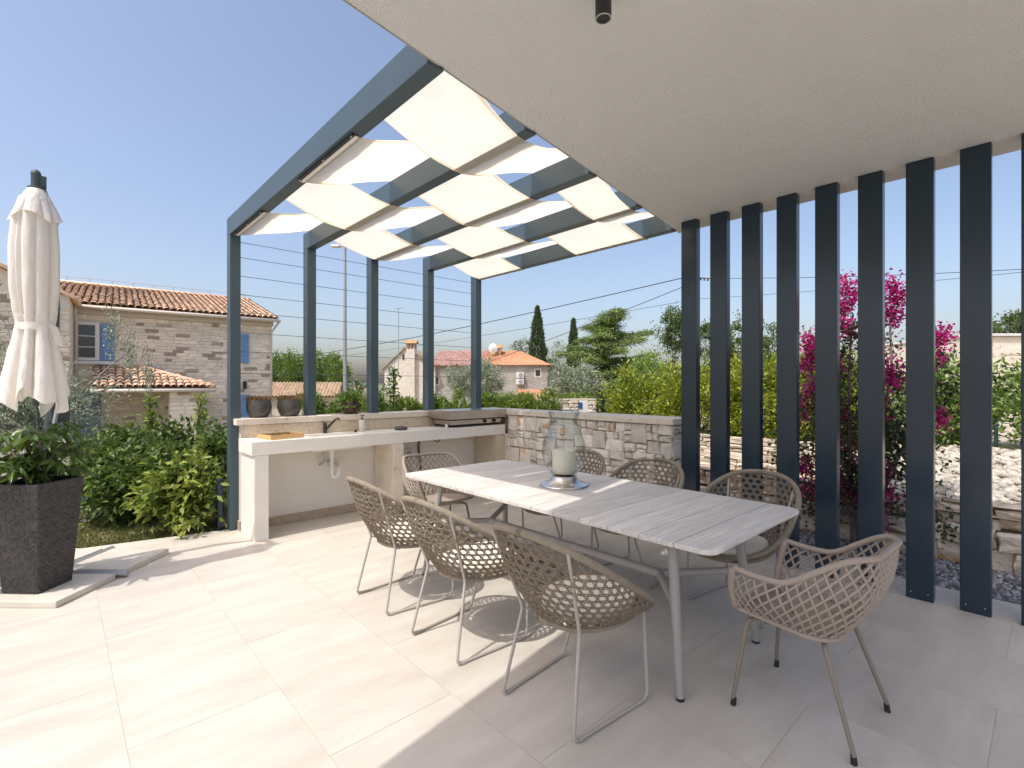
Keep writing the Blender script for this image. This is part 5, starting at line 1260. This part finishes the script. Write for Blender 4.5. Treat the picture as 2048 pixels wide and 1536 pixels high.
arms = [(1238, 618, 0), (1228, 634, -.1), (1216, 645, .1), (1208, 640, -.1), (1222, 660, .2), (1200, 660, -.2), (1212, 672, .1), (1232, 622, -.1), (1225, 650, .2), (1180, 650, .2), (1195, 672, -.6), (1168, 676, .2), (1240, 664, .2), (1300, 660, .1), (1275, 678, -.5), (1145, 690, .3), (1150, 705, -.3), (1230, 700, -.7), (1310, 706, .1), (1285, 722, -.4), (1170, 718, -.6), (1140, 735, .2), (1250, 735, -.5), (1295, 740, .6), (1200, 690, -.6), (1125, 702, .3), (1180, 745, -.7), (1225, 760, -.6), (1275, 765, .3), (1150, 765, .2), (1215, 780, -.5), (1255, 775, -.6), (1190, 712, .6), (1260, 712, .7), (1212, 735, .6)]
for (px, py, dy) in arms:
    tip = Vector(((px - 1204) * sc_, dy * 3, 3.0 + (HY - py) * sc_)); root = Vector((tip.z * .03, 0, max(1.5, min(8.3, tip.z - .25 * abs(tip.x)))))
    mb.tube([root, root.lerp(tip, .5) + Vector((0, 0, .15)), tip], [.08, .05, .015], 5)
    n = 1500; f = rng.random(n) ** .75; L_ = (tip - root).length; base_ = np.array(root) + np.outer(f, np.array(tip - root)) ; wv = .14 + .36 * np.sin(np.pi * np.clip(f * .85 + .1, 0, 1))
    base_ += rng.normal(size=(n, 3)) * np.stack([wv, wv * 1.2, np.full(n, .09)], 1) - np.stack([f * 0, f * 0, rng.random(n) ** 2 * .25], 1)
    dn = np.array(tip - root) / L_; P_.append(base_); D_.append(rng.normal(size=(n, 3)) * [.7, .7, .2] + dn * .8 + [0, 0, -.1])
mb.build('trunk', 'bark', ced, smooth=True)
P_ = np.vstack(P_); D_ = np.vstack(D_); leaf_mesh('crown', P_, D_, rng.uniform(.16, .34, len(P_)), .05, 'cedar_leaf', ced, droop=.3)
def tree(px, py, t_, r, n, ncl, m, lab, cat='tree', name='tree', L_=.22, W_=.11, spread=.2, base=-1.4, group=None, shell=.5):
    c = at(px, py, t_); return shrub(name, lab, (c.x, c.y, c.z), r, n, ncl, spread, L_, W_, m, cat=cat, base=base, group=group, shell=shell)
tree(955, 764, 24, (1.75, 1.2, 1.0), 7000, 90, 'olive_leaf', 'round olive tree in front of the farmhouse wall', name='olive_tree', L_=.15, W_=.05, spread=.16)
tree(1150, 775, 21, (1.15, 1.0, .95), 6000, 80, 'olive_leaf', 'silvery olive bush left of the cedar trunk', name='olive_tree', L_=.14, W_=.05, spread=.14)
tree(1108, 722, 62, (1.4, 1.3, 2.6), 1500, 50, 'tree_leaf', 'dark green tree just right of the tall cypress')
tree(1045, 694, 66, (1.6, 1.3, 1.2), 900, 40, 'tree_leaf', 'light green treetop showing over the orange roof')
tree(1350, 672, 19, (.75, .7, 1.05), 3500, 70, 'tree_leaf', 'open leafed tree just left of the first slat', L_=.12, W_=.06, spread=.12, shell=.3)
tree(1480, 690, 18, (1.0, .9, 1.05), 4500, 70, 'tree_leaf', 'dark green tree seen between the second and fourth slats', L_=.12, W_=.06, spread=.12)
tree(1420, 690, 20, (.8, .8, 1.2), 3500, 60, 'tree_leaf', 'green tree behind the first and second slats', L_=.12, W_=.06, spread=.12)
tree(1545, 690, 19, (.5, .5, .8), 1500, 40, 'tree_leaf', 'small tree seen through the gap after the third slat', L_=.12, W_=.06, spread=.12)
# right neighbour
nb_ = at(1950, 700, 15.5); d1 = at(2260, 700, 15.5)
nh = thing('neighbour_house', 'pale stone block house wall behind the green bushes', 'house', (nb_.x, nb_.y, -.2), math.atan2(d1.y - nb_.y, d1.x - nb_.x))
box_obj('wall', 'house_mortar', nh, 0, 7, .05, 5, 0, 3.22, 0)
rects = courses(0, 2.6, .9, 3.22, (.26, .32), (.55, .95), rs); place_stones(nh, rects, .05, 'y', .03, 'house_stone', gap=.012, rs=rs)
box_obj('coping', 'white_paint', nh, -.05, 7.05, -.06, 5.05, 3.222, 3.30, .01)
tree(2020, 650, 40, (2.2, 1.5, .7), 1500, 40, 'tree_leaf', 'treetop showing above the neighbouring stone wall', L_=.3, W_=.15)
tree(1905, 705, 30, (.9, .8, .5), 900, 30, 'tree_leaf', 'far treetop beside the eighth slat', L_=.25, W_=.12)
# utility pole and overhead lines
up = at(1384, 760, 30); ut = thing('utility_pole', 'utility pole mostly hidden behind the first slat', 'pole', (up.x, up.y, -1.2))
zt_ = EYE + (HY - 548) / F * 30; m = MB(); m.tube([(0, 0, 0), (0, 0, zt_ + 1.2)], [.14, .10], 10); m.build('pole', 'grey_bark', ut)
m = MB(); 
for k in range(3): m.tube([(.5 + .25 * k, -.3 - .1 * k, zt_ + .85), (.5 + .25 * k, -.3 - .1 * k, zt_ + 1.0)], .05, 6)
m.tube([(0, 0, zt_ + 1.0), (1.2, -.6, zt_ + 1.0)], .03, 5); m.build('insulator', 'black', ut)
def line(lab, a, b, sag, r=.018):
    A, B = Vector(a), Vector(b); m = MB(); m.tube([A.lerp(B, k / 20) - Vector((0, 0, sag * math.sin(math.pi * k / 20))) for k in range(21)], r, 5); tag(m.build('overhead_cable', 'cable', None), lab, 'cable', 'overhead cables')
line('thick overhead cable rising from the street lamp to the first slat', at(540, 722, 60), at(1395, 549, 30), .5, .03)
line('overhead cable dropping from the first slat to the orange hip roof', at(1395, 562, 30), at(968, 727, 43), .1, .022)
line('thin overhead cable crossing in front of the cypress trees', at(560, 727, 60), at(1395, 598, 30), .3, .014)
line('upper overhead cable crossing behind the slats', at(1395, 557, 30), at(2150, 533, 22), .15, .016)
line('lower overhead cable crossing behind the slats', at(1395, 598, 30), at(2150, 534, 20), .1, .012)
# far hills
hl = MB(); hp = []
for k in range(61):
    a = R(-20 + 150 * k / 60); r = 1800; h = 18 + 14 * math.sin(k * .5) + 8 * math.sin(k * 1.3 + 1); hp += [(r * math.cos(a), r * math.sin(a), -60), ((r + 200) * math.cos(a), (r + 200) * math.sin(a), max(2, h))]
hl.add(hp, [(2 * k, 2 * k + 1, 2 * k + 3, 2 * k + 2) for k in range(60)]); tag(hl.build('hills', 'hill', smooth=True), kind='structure')
